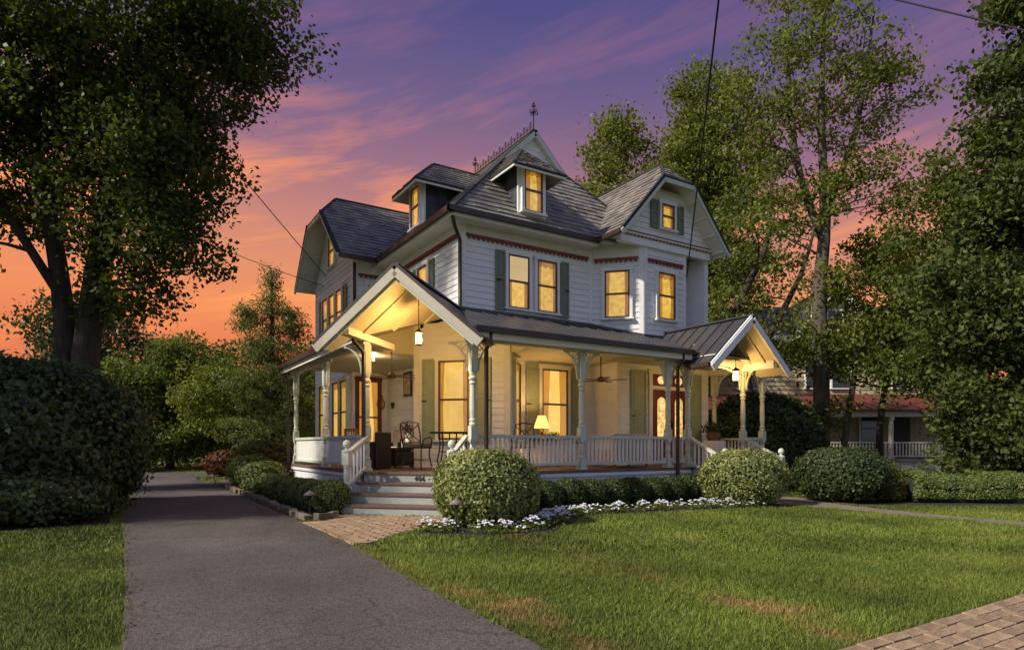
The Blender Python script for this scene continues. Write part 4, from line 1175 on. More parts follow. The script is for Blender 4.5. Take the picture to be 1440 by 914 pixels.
# porch downspouts
for (x, y, dx, dy) in ((5.72, 10.05, 0.0, -0.15), (3.90, 11.55, -0.2, -0.02), (10.72, 10.05, 0, -0.15), (3.86, 17.62, -0.15, 0)):
    MB().tube([(x + dx, y + dy, PE - 0.06), (x + dx, y + dy, PE - 0.16), (x, y, PE - 0.36), (x, y, 0.95), (x, y, 0.25), (x + dx, y + dy, 0.14)], 0.042).build('downspout', 'gutter', H0, smooth=True)


# --- lanterns
def lantern(name, label, x, y, ztop, zl, power, s=1.0):
    t_ = thing(name, label, 'lantern', (x, y, 0))
    MB().tube([(0, 0, zl + 0.22 * s), (0, 0, ztop)], 0.008, 6).build('chain', 'iron', t_)
    MB().lathe([(0.05 * s, 0.0), (0.05 * s, 0.02)], 12, (0, 0, ztop - 0.02)).build('ceiling_rose', 'iron', t_)
    MB().lathe([(0.085 * s, 0.0), (0.085 * s, 0.015), (0.05 * s, 0.05 * s), (0.025 * s, 0.07 * s), (0.012, 0.09 * s)], 8, (0, 0, zl + 0.13 * s)).build('cap', 'iron', t_)
    c = MB()
    for k in range(4):
        a = pi / 4 + k * pi / 2
        c.bar((0.062 * s * math.cos(a), 0.062 * s * math.sin(a), zl - 0.08 * s), (0.062 * s * math.cos(a), 0.062 * s * math.sin(a), zl + 0.13 * s), 0.008, 0.008)
    c.lathe([(0.07 * s, 0), (0.07 * s, 0.014)], 8, (0, 0, zl - 0.094 * s))
    c.build('cage', 'iron', t_)
    MB().lathe([(0.056 * s, -0.078 * s), (0.058 * s, 0.128 * s)], 10, (0, 0, zl)).build('glass', 'lantern_glass', t_)
    li = bpy.data.lights.new('bulb', 'POINT'); li.energy = power; li.color = (1.0, 0.57, 0.17); li.shadow_soft_size = 0.045
    lo_ = bpy.data.objects.new('bulb', li); COL.objects.link(lo_); lo_.parent = t_; lo_.location = (0, 0, zl)
    return t_


lantern('hanging_lantern', 'small lit lantern hanging on a long rod in the corner porch gable', 4.78, 10.98, 4.20, 3.19, 140)
lantern('hanging_lantern', 'bright lantern hanging inside the entry portico above the front steps', 12.55, 9.92, 3.62, 2.84, 56, 1.1)


# --- ceiling fans
def fan(label, x, y, rot):
    t_ = thing('ceiling_fan', label, 'ceiling fan', (x, y, 0), rot)
    MB().tube([(0, 0, 2.82), (0, 0, 3.275)], 0.015, 8).build('rod', 'dark_metal', t_)
    MB().lathe([(0.05, 0), (0.09, 0.02), (0.10, 0.07), (0.06, 0.12), (0.02, 0.14)], 14, (0, 0, 2.68)).build('motor', 'fan_wood', t_)
    for k in range(5):
        a = k * 2 * pi / 5
        b_ = MB(Matrix.Rotation(a, 4, 'Z')); b_.prism([(0.08, -0.03), (0.2, -0.06), (0.58, -0.07), (0.62, 0.0), (0.58, 0.07), (0.2, 0.06), (0.08, 0.03)], 2.725, 2.735); b_.build('blade', 'fan_wood', t_)


fan('brown ceiling fan above the wicker seats on the side porch', 5.1, 13.2, 0.2)
fan('brown ceiling fan on the front porch between lamp and entry door', 9.55, 11.35, 0.5)

bf_ = thing('ceiling_bulb', 'small bare white bulb on the side porch ceiling near the fan', 'bulb', (4.96, 14.0, 0))
MB().lathe([(0.05, 0), (0.05, 0.03)], 12, (0, 0, 3.244)).build('base', 'white', bf_)
MB().lathe([(0.008, -0.10), (0.03, -0.085), (0.036, -0.06), (0.02, -0.02), (0.018, 0.0)], 12, (0, 0, 3.243)).build('bulb_glass', 'lantern_glass', bf_)
li = bpy.data.lights.new('bulb', 'POINT'); li.energy = 30; li.color = (1.0, 0.68, 0.32); li.shadow_soft_size = 0.03
lo_ = bpy.data.objects.new('bulb', li); COL.objects.link(lo_); lo_.parent = bf_; lo_.location = (0, 0, 3.18)

# ------------------------------------------------------------------ porch furniture
FL = DZ - 0.10                                       # porch floor in world heights


def metal_chair(label, x, y, rz, grp):
    t_ = thing('patio_chair', label, 'chair', (x, y, FL), rz, grp)
    c = MB(); c.box(-0.23, 0.23, -0.22, 0.22, 0.46, 0.54)
    c.v = [(X * (0.94 if Z > 0.5 else 1), Y * (0.94 if Z > 0.5 else 1), Z) for X, Y, Z in c.v]; c.build('cushion', 'olive_cushion', t_, bev=0.02)
    MB().box(-0.23, 0.23, -0.22, 0.22, 0.435, 0.459).build('seat', 'dark_metal', t_)
    for sx in (-1, 1):
        for sy in (-1, 1):
            MB().tube([(sx * 0.2, sy * 0.19, 0.45), (sx * 0.19, sy * 0.18, 0.3), (sx * 0.21, sy * 0.23, 0.1), (sx * 0.25, sy * 0.27, 0.0)], 0.014, 6).build('leg', 'dark_metal', t_)
        MB().tube([(sx * 0.24, -0.24, 0.45), (sx * 0.27, -0.22, 0.62), (sx * 0.27, 0.05, 0.67), (sx * 0.26, 0.16, 0.62), (sx * 0.23, 0.2, 0.46)], 0.014, 6).build('armrest', 'dark_metal', t_)
    s = MB(); ring = [(0.16 * math.cos(2 * pi * k / 14), 0.16 * math.sin(2 * pi * k / 14), 0.2) for k in range(15)]
    s.tube(ring, 0.01, 5); s.bar((-0.2, -0.2, 0.2), (0.2, 0.2, 0.2), 0.018, 0.018); s.bar((-0.2, 0.2, 0.201), (0.2, -0.2, 0.201), 0.018, 0.018); s.build('stretcher', 'dark_metal', t_)
    b_ = MB(); y0 = -0.22
    fr_ = [(-0.2, y0, 0.45), (-0.22, y0 - 0.06, 0.72), (-0.2, y0 - 0.12, 0.95), (0.0, y0 - 0.13, 0.99), (0.2, y0 - 0.12, 0.95), (0.22, y0 - 0.06, 0.72), (0.2, y0, 0.45)]
    b_.tube(fr_, 0.014, 6)
    for a, c_ in (((-0.2, y0 - .04, 0.58), (0.2, y0 - .11, 0.92)), ((0.2, y0 - .04, 0.58), (-0.2, y0 - .11, 0.92)), ((-0.21, y0 - .03, 0.56), (0.21, y0 - .03, 0.56))):
        b_.tube([a, ((a[0] + c_[0]) / 2, y0 - 0.09, (a[2] + c_[2]) / 2), c_], 0.011, 5)
    b_.tube([(0.09 * math.cos(2 * pi * k / 10), y0 - 0.085, 0.74 + 0.09 * math.sin(2 * pi * k / 10)) for k in range(11)], 0.01, 5)
    b_.build('backrest', 'dark_metal', t_)
    return t_


metal_chair('dark metal chair with olive seat cushion drawn up to the round porch table', 5.25, 12.15, -0.9, None)
metal_chair('dark metal chair behind the balusters between porch table and bay window', 7.25, 11.2, 2.4, None)
tb = thing('patio_table', 'round dark metal table with curved legs beside the porch window', 'table', (5.72, 11.42, FL))
MB().lathe([(0.46, 0), (0.48, 0.012), (0.48, 0.03)], 28, (0, 0, 0.74)).build('tabletop', 'dark_metal', tb)
MB().lathe([(0.30, 0), (0.30, 0.02)], 20, (0, 0, 0.36)).build('shelf', 'dark_metal', tb)
for k in range(6):
    a = k * pi / 3 + 0.3
    MB().tube([(r * math.cos(a), r * math.sin(a), z) for r, z in ((0.30, 0.74), (0.27, 0.55), (0.29, 0.36), (0.33, 0.18), (0.30, 0.06), (0.37, 0.0))], 0.014, 6).build('leg', 'dark_metal', tb)

ac = thing('wicker_armchair', 'black wicker armchair turned away at the top of the corner stairs', 'armchair', (4.52, 13.0, FL), 0.75)
MB().box(-0.33, 0.33, -0.36, -0.28, 0.0, 0.78).build('backrest', 'wicker', ac, bev=0.03)
for s in (-1, 1): MB().box(s * 0.33, s * 0.25, -0.279, 0.32, 0.0, 0.58).build('armrest', 'wicker', ac, bev=0.03)
MB().box(-0.249, 0.249, -0.279, 0.32, 0.05, 0.34).build('seat', 'wicker', ac, bev=0.02)
MB().box(-0.24, 0.24, -0.27, 0.31, 0.341, 0.46).build('cushion', 'cushion', ac, bev=0.03)
ot = thing('wicker_ottoman', 'low black wicker ottoman between armchair and cushioned sofa', 'ottoman', (5.25, 13.35, FL), 0.4)
MB().box(-0.28, 0.28, -0.28, 0.28, 0.04, 0.36).build('base', 'wicker', ot, bev=0.02)
MB().box(-0.27, 0.27, -0.27, 0.27, 0.361, 0.45).build('cushion', 'wicker', ot, bev=0.03)
for sx in (-1, 1):
    for sy in (-1, 1): MB().box(sx * 0.24 - .02, sx * 0.24 + .02, sy * 0.24 - .02, sy * 0.24 + .02, 0, 0.039).build('leg', 'dark_metal', ot)
so = thing('wicker_sofa', 'black wicker sofa with beige cushions against the side porch wall', 'sofa', (6.12, 15.4, FL), pi / 2)
MB().box(-0.85, 0.85, -0.40, 0.36, 0.05, 0.36).build('base', 'wicker', so, bev=0.02)
MB().box(-0.85, 0.85, -0.44, -0.32, 0.361, 0.80).build('backrest', 'wicker', so, bev=0.03)
for s in (-1, 1): MB().box(s * 0.95, s * 0.851, -0.42, 0.36, 0.0, 0.58).build('armrest', 'wicker', so, bev=0.02)
for i in range(3):
    x0 = -0.83 + i * 0.56
    MB().box(x0, x0 + 0.545, -0.30, 0.38, 0.362, 0.47).build('seat_cushion', 'cushion', so, bev=0.04)
    MB().box(x0, x0 + 0.545, -0.319, -0.16, 0.475, 0.92).build('back_cushion', 'cushion', so, bev=0.06)
# the sofa faces the drive
so.rotation_euler.z = pi / 2
# wooden chair in front of the side door
wc = thing('wooden_chair', 'brown wooden slat-back chair beside the side porch door', 'chair', (5.25, 16.9, FL), 0.2)
MB().box(-0.22, 0.22, -0.2, 0.2, 0.42, 0.46).build('seat', 'wood', wc)
for sx in (-1, 1):
    MB().box(sx * 0.2 - .02, sx * 0.2 + .02, 0.15, 0.19, 0, 0.42).build('leg', 'wood', wc); MB().box(sx * 0.2 - .02, sx * 0.2 + .02, -0.24, -0.201, 0, 0.95).build('leg', 'wood', wc)
for i in range(5): MB().box(-0.15 + i * 0.075 - 0.015, -0.15 + i * 0.075 + 0.015, -0.23, -0.21, 0.5, 0.88).build('slat', 'wood', wc)
MB().box(-0.18, 0.18, -0.235, -0.205, 0.88, 0.96).build('backrest', 'wood', wc)

# wall pieces on the side porch
pf_ = thing('framed_picture', 'gold toned picture in a dark frame on the side porch wall', 'picture', (6.59, 15.85, 2.85), -pi / 2)
MB().box(-0.27, 0.27, -0.03, -0.0, -0.33, 0.33).build('frame', 'frame_dark', pf_)
MB().box(-0.21, 0.21, -0.036, -0.031, -0.27, 0.27).build('canvas', 'picture', pf_)
mi = thing('oval_plaque', 'dark oval plaque with knotted top hanging left of the framed picture', 'plaque', (6.38, 17.385, 2.39), 0)
MB().prismy([(0.13 * math.cos(2 * pi * k / 18), 0.17 * math.sin(2 * pi * k / 18)) for k in range(18)], -0.02, 0.0).build('rim', 'old_wood', mi)
MB().prismy([(0.085 * math.cos(2 * pi * k / 18), 0.12 * math.sin(2 * pi * k / 18)) for k in range(18)], -0.026, -0.021).build('centre', 'picture', mi)
MB().tube([(-0.05, -0.015, 0.17), (-0.04, -0.015, 0.24), (0.04, -0.015, 0.24), (0.05, -0.015, 0.17)], 0.012, 5).build('hook', 'iron', mi)
bu = thing('wall_ornament', 'small dark winged iron ornament between plaque and sofa', 'ornament', (6.585, 16.95, 2.34), -pi / 2)
for s in (-1, 1):
    MB().prismy([(0, -0.02), (s * 0.10, 0.10), (s * 0.13, 0.03), (s * 0.07, -0.02), (s * 0.09, -0.09)][::s], -0.02, -0.008).build('wing', 'iron', bu)
MB().bar((0, -0.015, -0.1), (0, -0.015, 0.08), 0.02, 0.02).build('body', 'iron', bu)

# lamp on a small table in front of the front window
st_ = thing('side_table', 'small dark table carrying the glowing lamp on the front porch', 'table', (8.45, 12.15, FL))
MB().box(-0.35, 0.35, -0.22, 0.22, 0.60, 0.64).build('tabletop', 'dark_metal', st_)
for sx in (-1, 1):
    for sy in (-1, 1): MB().box(sx * 0.31 - .02, sx * 0.31 + .02, sy * 0.18 - .02, sy * 0.18 + .02, 0, 0.599).build('leg', 'dark_metal', st_)
la = thing('table_lamp', 'lit table lamp with tapered amber shade on the front porch', 'lamp', (8.42, 12.15, FL + 0.641))
MB().lathe([(0.08, 0), (0.08, 0.015), (0.025, 0.04), (0.018, 0.10), (0.035, 0.16), (0.015, 0.24), (0.012, 0.38)], 14).build('base', 'dark_metal', la, smooth=False)
MB().add([(r * math.cos(2 * pi * k / 24), r * math.sin(2 * pi * k / 24), z) for r, z in ((0.19, 0.27), (0.09, 0.56)) for k in range(24)],
         [(k, (k + 1) % 24, 24 + (k + 1) % 24, 24 + k) for k in range(24)]).build('lamp_shade', 'lamp_shade', la)
MB().lathe([(0.02, 0), (0.035, 0.03), (0.02, 0.07)], 8, (0, 0, 0.381)).build('bulb_glass', 'lamp_glow', la)
li = bpy.data.lights.new('bulb', 'POINT'); li.energy = 45; li.color = (1.0, 0.58, 0.2); li.shadow_soft_size = 0.05
lo_ = bpy.data.objects.new('bulb', li); COL.objects.link(lo_); lo_.parent = la; lo_.location = (0, 0, 0.50)
# settee backs seen above the rail
se = thing('porch_settee', 'tan upholstered settee with its back to the rail by the entry shutter', 'settee', (9.85, 10.95, FL))
MB().box(-0.55, 0.55, -0.25, 0.35, 0.1, 0.40).build('seat', 'cushion', se, bev=0.03); MB().box(-0.55, 0.55, -0.36, -0.251, 0.1, 0.76).build('backrest', 'cushion', se, bev=0.05)
for sx in (-1, 1):
    for sy in (-0.3, 0.3): MB().box(sx * 0.48 - .02, sx * 0.48 + .02, sy - .02, sy + .02, 0, 0.099).build('leg', 'wood', se)


# ------------------------------------------------------------------ foliage
def leafmesh(name, pts, size, m, parent, normals=None, jit=0.25, aspect=0.5, droop=0.0, kind=None):
    """one rhombic leaf of two triangles at each point"""
    P = np.asarray(pts, dtype=np.float64); n = len(P)
    d = rng.normal(size=(n, 3)); d[:, 2] -= droop
    if normals is not None:
        nn = np.asarray(normals) + rng.normal(size=(n, 3)) * jit
        nn /= np.linalg.norm(nn, axis=1, keepdims=True) + 1e-9
        d = d - nn * np.sum(d * nn, axis=1, keepdims=True)
    d /= np.linalg.norm(d, axis=1, keepdims=True) + 1e-9
    if normals is None:
        a = rng.normal(size=(n, 3)); a[:, 2] += 0.8
        nn = a
    s = np.cross(d, nn); s /= np.linalg.norm(s, axis=1, keepdims=True) + 1e-9
    up = np.cross(s, d)
    sz = size * rng.uniform(0.6, 1.25, size=(n, 1))
    V = np.empty((n, 4, 3))
    V[:, 0] = P - d * sz * 0.5; V[:, 1] = P + s * sz * aspect * 0.5 + up * sz * 0.08; V[:, 2] = P + d * sz * 0.5; V[:, 3] = P - s * sz * aspect * 0.5 + up * sz * 0.08
    me = bpy.data.meshes.new(name)
    me.vertices.add(n * 4); me.vertices.foreach_set('co', V.reshape(-1))
    me.loops.add(n * 4); me.loops.foreach_set('vertex_index', np.arange(n * 4, dtype=np.int32))
    me.polygons.add(n); me.polygons.foreach_set('loop_start', np.arange(0, n * 4, 4, dtype=np.int32))
    try: me.polygons.foreach_set('loop_total', np.full(n, 4, dtype=np.int32))
    except Exception: pass
    me.materials.append(MATS[m]); me.update(calc_edges=True); me.validate()
    o = link(name, me, parent)
    if kind: o['kind'] = kind
    return o


def shrub(name, label, cat, x, y, rx, ry, h, n, size, m, group=None, core='yew_core', z0=0.0, power=2.4, rough=0.08, lobes=5, loose=0.045):
    t_ = thing(name, label, cat, (x, y, 0), 0, group)
    # superellipsoid surface samples with a bumpy radius
    v = rng.normal(size=(n, 3)); v /= np.linalg.norm(v, axis=1, keepdims=True)
    v[:, 2] = np.where(v[:, 2] < -0.75, -v[:, 2], v[:, 2])
    k = (np.abs(v) ** power).sum(axis=1) ** (-1 / power)
    ph = rng.uniform(0, 6.28, size=(lobes, 3)); fq = rng.uniform(1.5, 4.5, size=(lobes, 3))
    bump = sum(np.sin((v * fq[i]).sum(axis=1) * 2.0 + ph[i, 0]) for i in range(lobes)) / lobes
    def sf(v, k, b, sh): return v * (k * (1 + rough * b) * sh)[:, None] * np.array([rx, ry, h / 2]) + np.array([0, 0, h / 2 + z0])
    depth = 1 + rng.normal(size=n) * loose - 0.01
    lump = np.sin((v * fq[0]).sum(axis=1) * 6.0 + ph[0, 1]) * np.sin((v[:, [1, 2, 0]] * fq[1]).sum(axis=1) * 5.0 + ph[1, 1])
    depth = depth + 0.022 * lump
    shoots = rng.uniform(size=n) < 0.035
    depth = np.where(shoots, depth + np.abs(rng.normal(size=n)) * 0.045, depth)
    gap = (np.sin((v * fq[2]).sum(axis=1) * 7.0 + ph[2, 1]) * np.sin((v[:, [2, 0, 1]] * fq[3]).sum(axis=1) * 8.0 + ph[3, 1])) > 0.72
    keep_ = ~(gap & (rng.uniform(size=n) < 0.7))
    v = v[keep_]; k = k[keep_]; bump = bump[keep_]; depth = depth[keep_]
    P = sf(v, k, bump, depth); P[:, 2] = np.maximum(P[:, 2], 0.015)
    leafmesh('foliage', P, size, m, t_, normals=v, jit=0.55, aspect=0.55)
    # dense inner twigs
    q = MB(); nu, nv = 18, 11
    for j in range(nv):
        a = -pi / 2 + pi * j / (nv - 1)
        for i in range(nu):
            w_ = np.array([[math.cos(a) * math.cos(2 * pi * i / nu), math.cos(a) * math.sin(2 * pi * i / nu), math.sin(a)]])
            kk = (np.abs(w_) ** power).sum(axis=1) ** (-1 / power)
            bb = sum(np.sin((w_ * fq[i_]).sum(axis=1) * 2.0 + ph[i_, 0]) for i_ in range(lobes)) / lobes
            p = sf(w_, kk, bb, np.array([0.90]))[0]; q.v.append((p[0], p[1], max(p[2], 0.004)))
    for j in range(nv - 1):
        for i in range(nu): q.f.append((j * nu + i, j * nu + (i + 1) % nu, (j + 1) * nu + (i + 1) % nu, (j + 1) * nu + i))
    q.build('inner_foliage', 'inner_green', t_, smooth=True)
    return t_


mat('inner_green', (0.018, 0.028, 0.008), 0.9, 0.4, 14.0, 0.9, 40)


def limb(a, c, r0, r1, mb, bend=0.12, seg=5, n=6):
    a = Vector(a); c = Vector(c); L_ = (c - a).length
    off = Vector((rnd.uniform(-1, 1), rnd.uniform(-1, 1), rnd.uniform(0.1, 0.9))) * L_ * bend
    pts = []; rs = []
    for i in range(seg + 1):
        t_ = i / seg; pts.append(a.lerp(c, t_) + off * math.sin(pi * t_) + Vector((rnd.uniform(-1, 1), rnd.uniform(-1, 1), 0)) * L_ * 0.015); rs.append(r0 + (r1 - r0) * t_)
    mb.tube(pts, rs, n); return pts


def tree(name, label, x, y, stems, blobs, leaf, m, bark='bark', group=None, cl=0.55, per=60, cat='tree', droop=0.3, aspect=0.55, twig=True):
    """stems: lists of (dx,dy,z,r); blobs: (dx,dy,z,rx,ry,rz,clusters)"""
    t_ = thing(name, label, cat, (x, y, 0), 0, group)
    tr = MB(); nodes = []
    for st in stems:
        pts = [Vector(p[:3]) for p in st]; rs = [p[3] for p in st]
        # smooth the stem a little
        fine = []; fr2 = []
        for i in range(len(pts) - 1):
            for k in range(4):
                t__ = k / 4
                p0 = pts[max(i - 1, 0)]; p1 = pts[i]; p2 = pts[i + 1]; p3 = pts[min(i + 2, len(pts) - 1)]
                fine.append(0.5 * ((2 * p1) + (p2 - p0) * t__ + (2 * p0 - 5 * p1 + 4 * p2 - p3) * t__ ** 2 + (3 * p1 - p0 - 3 * p2 + p3) * t__ ** 3)); fr2.append(rs[i] + (rs[i + 1] - rs[i]) * t__)
        fine.append(pts[-1]); fr2.append(rs[-1])
        tr.tube(fine, fr2, 10); nodes += [(p, r_) for p, r_ in zip(fine, fr2)]
    P = []
    for (bx, by, bz, rx, ry, rz_, nc) in blobs:
        for i in range(nc):
            v = Vector((rnd.gauss(0, 1), rnd.gauss(0, 1), rnd.gauss(0, 1))).normalized() * (rnd.random() ** 0.42)
            c = Vector((bx + v.x * rx, by + v.y * ry, bz + v.z * rz_))
            # nearest lower node carries the limb
            best = min(nodes, key=lambda q: (q[0] - c).length + max(0, q[0].z - c.z + 0.3) * 3)
            if twig:
                pts = limb(best[0], c, min(best[1] * 0.5, 0.012 + 0.016 * (c - best[0]).length), 0.006, tr, 0.10, 4, 5)
                nodes.append((pts[2], 0.03))
            k = int(per * rnd.uniform(0.5, 1.5)); s = cl * rnd.uniform(0.7, 1.3)
            q = np.clip(rng.normal(size=(k, 3)), -1.7, 1.7) * np.array([s, s, s * 0.62])
            P.append(q * 0.62 + np.array(c))
    tr.build('trunk', bark, t_, smooth=True)
    P = np.concatenate(P)
    P = P[P[:, 2] > 0.1]
    leafmesh('crown', P, leaf, m, t_, droop=droop, aspect=aspect)
    return t_


# big maple beside the drive, several stems
tree('maple_tree', 'huge dark maple with forked trunk rising behind the large shrub', -1.1, 19.6,
     [[(0.25, 0, 0, 0.42), (0.3, 0, 3, 0.34), (0.6, -0.1, 6, 0.27), (1.0, 0, 9, 0.2), (1.2, 0.2, 12, 0.08), (1.5, .2, 13.5, 0.012)],
      [(-0.05, 0.2, 0, 0.36), (-0.08, 0.3, 3, 0.28), (-0.30, 0.4, 6, 0.22), (-1.0, 0.6, 10, 0.12), (-1.6, 0.8, 13.5, 0.012)],
      [(0.3, 0, 4.0, 0.16), (1.1, -.5, 7, 0.12), (2.4, -1.4, 10, 0.08), (3.4, -2.1, 12.6, 0.012)],
      [(-0.2, .3, 5.0, 0.12), (-1.6, .2, 7.5, 0.10), (-3.0, .1, 10, 0.07), (-4.0, .1, 13, 0.012)]],
     [(0.0, 0, 9.2, 3.4, 3.4, 3.0, 105), (0.4, 0, 11.3, 3.8, 3.6, 2.0, 90), (-3.2, 1.6, 9.5, 3.2, 3.2, 3.6, 95), (1.9, -1.2, 6.3, 1.7, 1.6, 1.2, 34), (2.1, -1.3, 8.6, 1.8, 1.8, 1.5, 46), (2.7, -1.7, 11.0, 1.9, 1.8, 1.5, 48), (3.6, -2.3, 12.0, 1.7, 1.6, 1.3, 36), (-2.8, 1.0, 12.2, 3.6, 3.6, 2.4, 66), (0.3, -4.2, 11.8, 2.0, 2.2, 1.8, 46), (1.2, -.7, 5.0, 1.2, 1.2, 0.5, 10)],  # the forward crown blob is added above the view to shade the left wall
     0.145, 'maple_leaf', cl=0.60, per=165, aspect=0.7)
tree('added_shade_tree', 'broad dark tree added outside the view to shade the side porch', -9.2, 14.1,  # unseen tree, added so that its crown shades the side porch
     [[(0, 0, 0, 0.3), (0.1, 0, 4, 0.24), (0, 0, 8, 0.15), (0, 0, 12, 0.02)]],
     [(0, -0.6, 8.6, 3.4, 1.8, 3.2, 100), (0, 0.0, 11, 2.4, 1.6, 1.6, 30)], 0.18, 'maple_leaf', cl=0.8, per=190, aspect=0.75)
tree('slim_tree', 'slim dark tree with bare lower stems behind the large shrub', -5.6, 20.5,
     [[(0, 0, 0, 0.2), (0.2, 0, 3, 0.16), (-0.1, 0, 6, 0.1), (0, 0, 9, 0.05)], [(0.6, 0, 0, 0.15), (1.2, 0, 3, 0.11), (1.1, 0, 6, 0.06)]],
     [(0, 0, 7.5, 2.5, 2.5, 3.0, 60), (0.3, 0, 4.8, 1.8, 1.8, 1.0, 16)], 0.2, 'maple_leaf', cl=0.7, per=90, aspect=0.7)
tree('pine_tree', 'feathery young pine standing beyond the side porch roof', 4.9, 25.3,
     [[(0, 0, 0, 0.16), (0.05, 0, 4, 0.10), (0, 0, 7.7, 0.03)]],
     [(0, 0, 1.9, 2.1, 2.1, 1.2, 70), (0, 0, 3.6, 1.7, 1.7, 1.0, 64), (0, 0, 5.0, 1.15, 1.15, 0.8, 44), (-0.75, 0.4, 6.0, 0.5, 0.5, 0.6, 14), (0.7, -.4, 5.9, 0.5, 0.5, 0.6, 14), (0, 0, 6.4, 0.4, 0.4, 0.6, 14), (0, 0, 7.5, 0.12, 0.12, 0.5, 7)],
     0.17, 'pine_leaf', cl=0.33, per=120, aspect=0.2, cat='tree', droop=-0.5)
tree('garden_tree', 'bright green low spreading tree over the far bend of the drive', 4.6, 27.9,
     [[(0, 0, 0, 0.1), (0.1, 0, 1.2, 0.08), (0.3, 0, 2.6, 0.04)], [(0, 0.1, 0, 0.08), (-0.5, 0, 1.2, 0.06), (-1.0, 0, 2.4, 0.03)]],
     [(-0.9, 0, 3.0, 2.2, 1.8, 1.3, 60), (1.2, 0, 2.4, 1.6, 1.6, 1.2, 40)], 0.15, 'bright_leaf', cl=0.55, per=170)
BG = 'trees closing the end of the drive'
tree('background_tree', 'olive green bushy tree closing the end of the drive behind the garden tree', 2.0, 34.5,
     [[(0, 0, 0, 0.2), (0.2, 0, 3, 0.13), (0, 0, 6, 0.05)]], [(0, 0, 4.2, 2.6, 2.2, 2.2, 70), (0.5, 0, 1.7, 2.6, 2.0, 1.4, 45)], 0.2, 'mid_leaf', cl=0.7, per=170, group=BG)
tree('background_tree', 'tall dark tree far behind the bend of the drive', -1.5, 38.0,
     [[(0, 0, 0, 0.25), (0.2, 0, 4, 0.16), (0, 0, 8, 0.05)]], [(0, 0, 5.5, 3.4, 3, 3.0, 80), (1.5, 0, 2.2, 3.0, 2.0, 1.8, 50)], 0.24, 'yew_leaf', cl=0.9, per=150, group=BG)
tree('background_tree', 'mid green tree far back between pine and maple trunk', 5.2, 42.0,
     [[(0, 0, 0, 0.25), (0.2, 0, 4, 0.16), (0, 0, 7, 0.05)]], [(0, 0, 5.0, 3.6, 3, 2.8, 80), (0, 0, 2.0, 4.2, 2.0, 1.8, 60)], 0.26, 'mid_leaf', cl=0.9, per=150, group=BG)
tree('background_tree', 'loose green tree between the pine and the side gable wall', 8.3, 31.0,
     [[(0, 0, 0, 0.18), (0.1, 0, 3, 0.13), (0, 0, 6, 0.05)]], [(0, 0, 4.4, 1.8, 2, 2.0, 46), (-.8, 0, 1.8, 1.8, 1.8, 1.4, 36)], 0.2, 'mid_leaf', cl=0.7, per=170, group=BG)
tree('background_tree', 'wide dark tree behind the maple trunk across the back garden', -9.5, 34.0,
     [[(0, 0, 0, 0.25), (0.2, 0, 3, 0.16), (0, 0, 6, 0.05)]], [(0, 0, 3.8, 5.0, 3, 2.8, 100), (4.5, 0, 2.6, 4.0, 2.4, 2.2, 70)], 0.26, 'yew_leaf', cl=0.85, per=90, group=BG)
hw_ = []
# behind and right of the house
tree('tall_tree', 'tall leafy yellow green tree directly behind the slate roof', 21.3, 23.6,
     [[(0, 0, 0, 0.4), (0.3, 0, 6, 0.3), (-0.2, 0, 11, 0.18), (0, 0, 15.5, 0.012)], [(0.1, 0, 5, 0.22), (2, 0, 9, 0.15), (3, 0, 13, 0.012)]],
     [(0, 0, 12.6, 2.8, 2.6, 3.4, 120), (-2.4, 0, 11.2, 1.8, 2.0, 2.4, 50), (3.0, 0, 11.0, 3.0, 2.6, 3.4, 90), (1.0, 0, 6.5, 3.6, 2.6, 2.6, 70), (-0.3, 0, 16.0, 1.5, 1.5, 1.6, 26), (3.6, -1.2, 14.0, 2.0, 2.0, 2.4, 50), (4.4, -1.6, 9.5, 2.4, 2.0, 3.0, 60)],
     0.20, 'bright_leaf', cl=0.75, per=165)
tree('tall_tree', 'tall thin leafed tree between slate gable and straight trunked tree', 24.6, 21.4,
     [[(0, 0, 0, 0.35), (0.3, 0, 6, 0.26), (0.6, 0, 12, 0.16), (1.0, 0, 18, 0.012)], [(0.2, 0, 5, 0.2), (-1.2, 0, 10, 0.14), (-2, 0, 15, 0.012)]],
     [(0, 0, 12, 3.2, 2.8, 4.4, 95), (0.2, 0, 17.2, 2.0, 2.0, 2.4, 34), (0, 0, 6.0, 3.0, 2.6, 2.4, 50), (-1.5, 0.8, 13.5, 2.2, 2.0, 3.0, 60), (0.6, -.3, 18.0, 2.0, 2.0, 2.2, 50), (1.6, -1, 14.5, 2.0, 2.0, 2.6, 46)], 0.20, 'bright_leaf', cl=0.7, per=130)
tree('leaning_tree', 'grey tree with two dark leaning limbs behind the entry portico', 20.4, 15.6,
     [[(0, 0, 0, 0.28), (0.1, 0, 3, 0.22), (-0.5, 0.2, 6, 0.17), (0.9, -0.2, 9.0, 0.10), (1.5, 0, 12, 0.04)], [(-0.2, 0.1, 4, 0.16), (0.8, -.5, 5.6, 0.14), (2.0, -1.0, 8.0, 0.08), (2.6, -1.2, 10, 0.03)]],
     [(0.2, 0, 8.6, 2.4, 2.2, 2.6, 46), (-1.0, 0.4, 5.6, 2.0, 1.8, 1.6, 28), (1.5, -.6, 5.0, 1.5, 1.5, 1.0, 14)], 0.2, 'mid_leaf', cl=0.6, per=70)
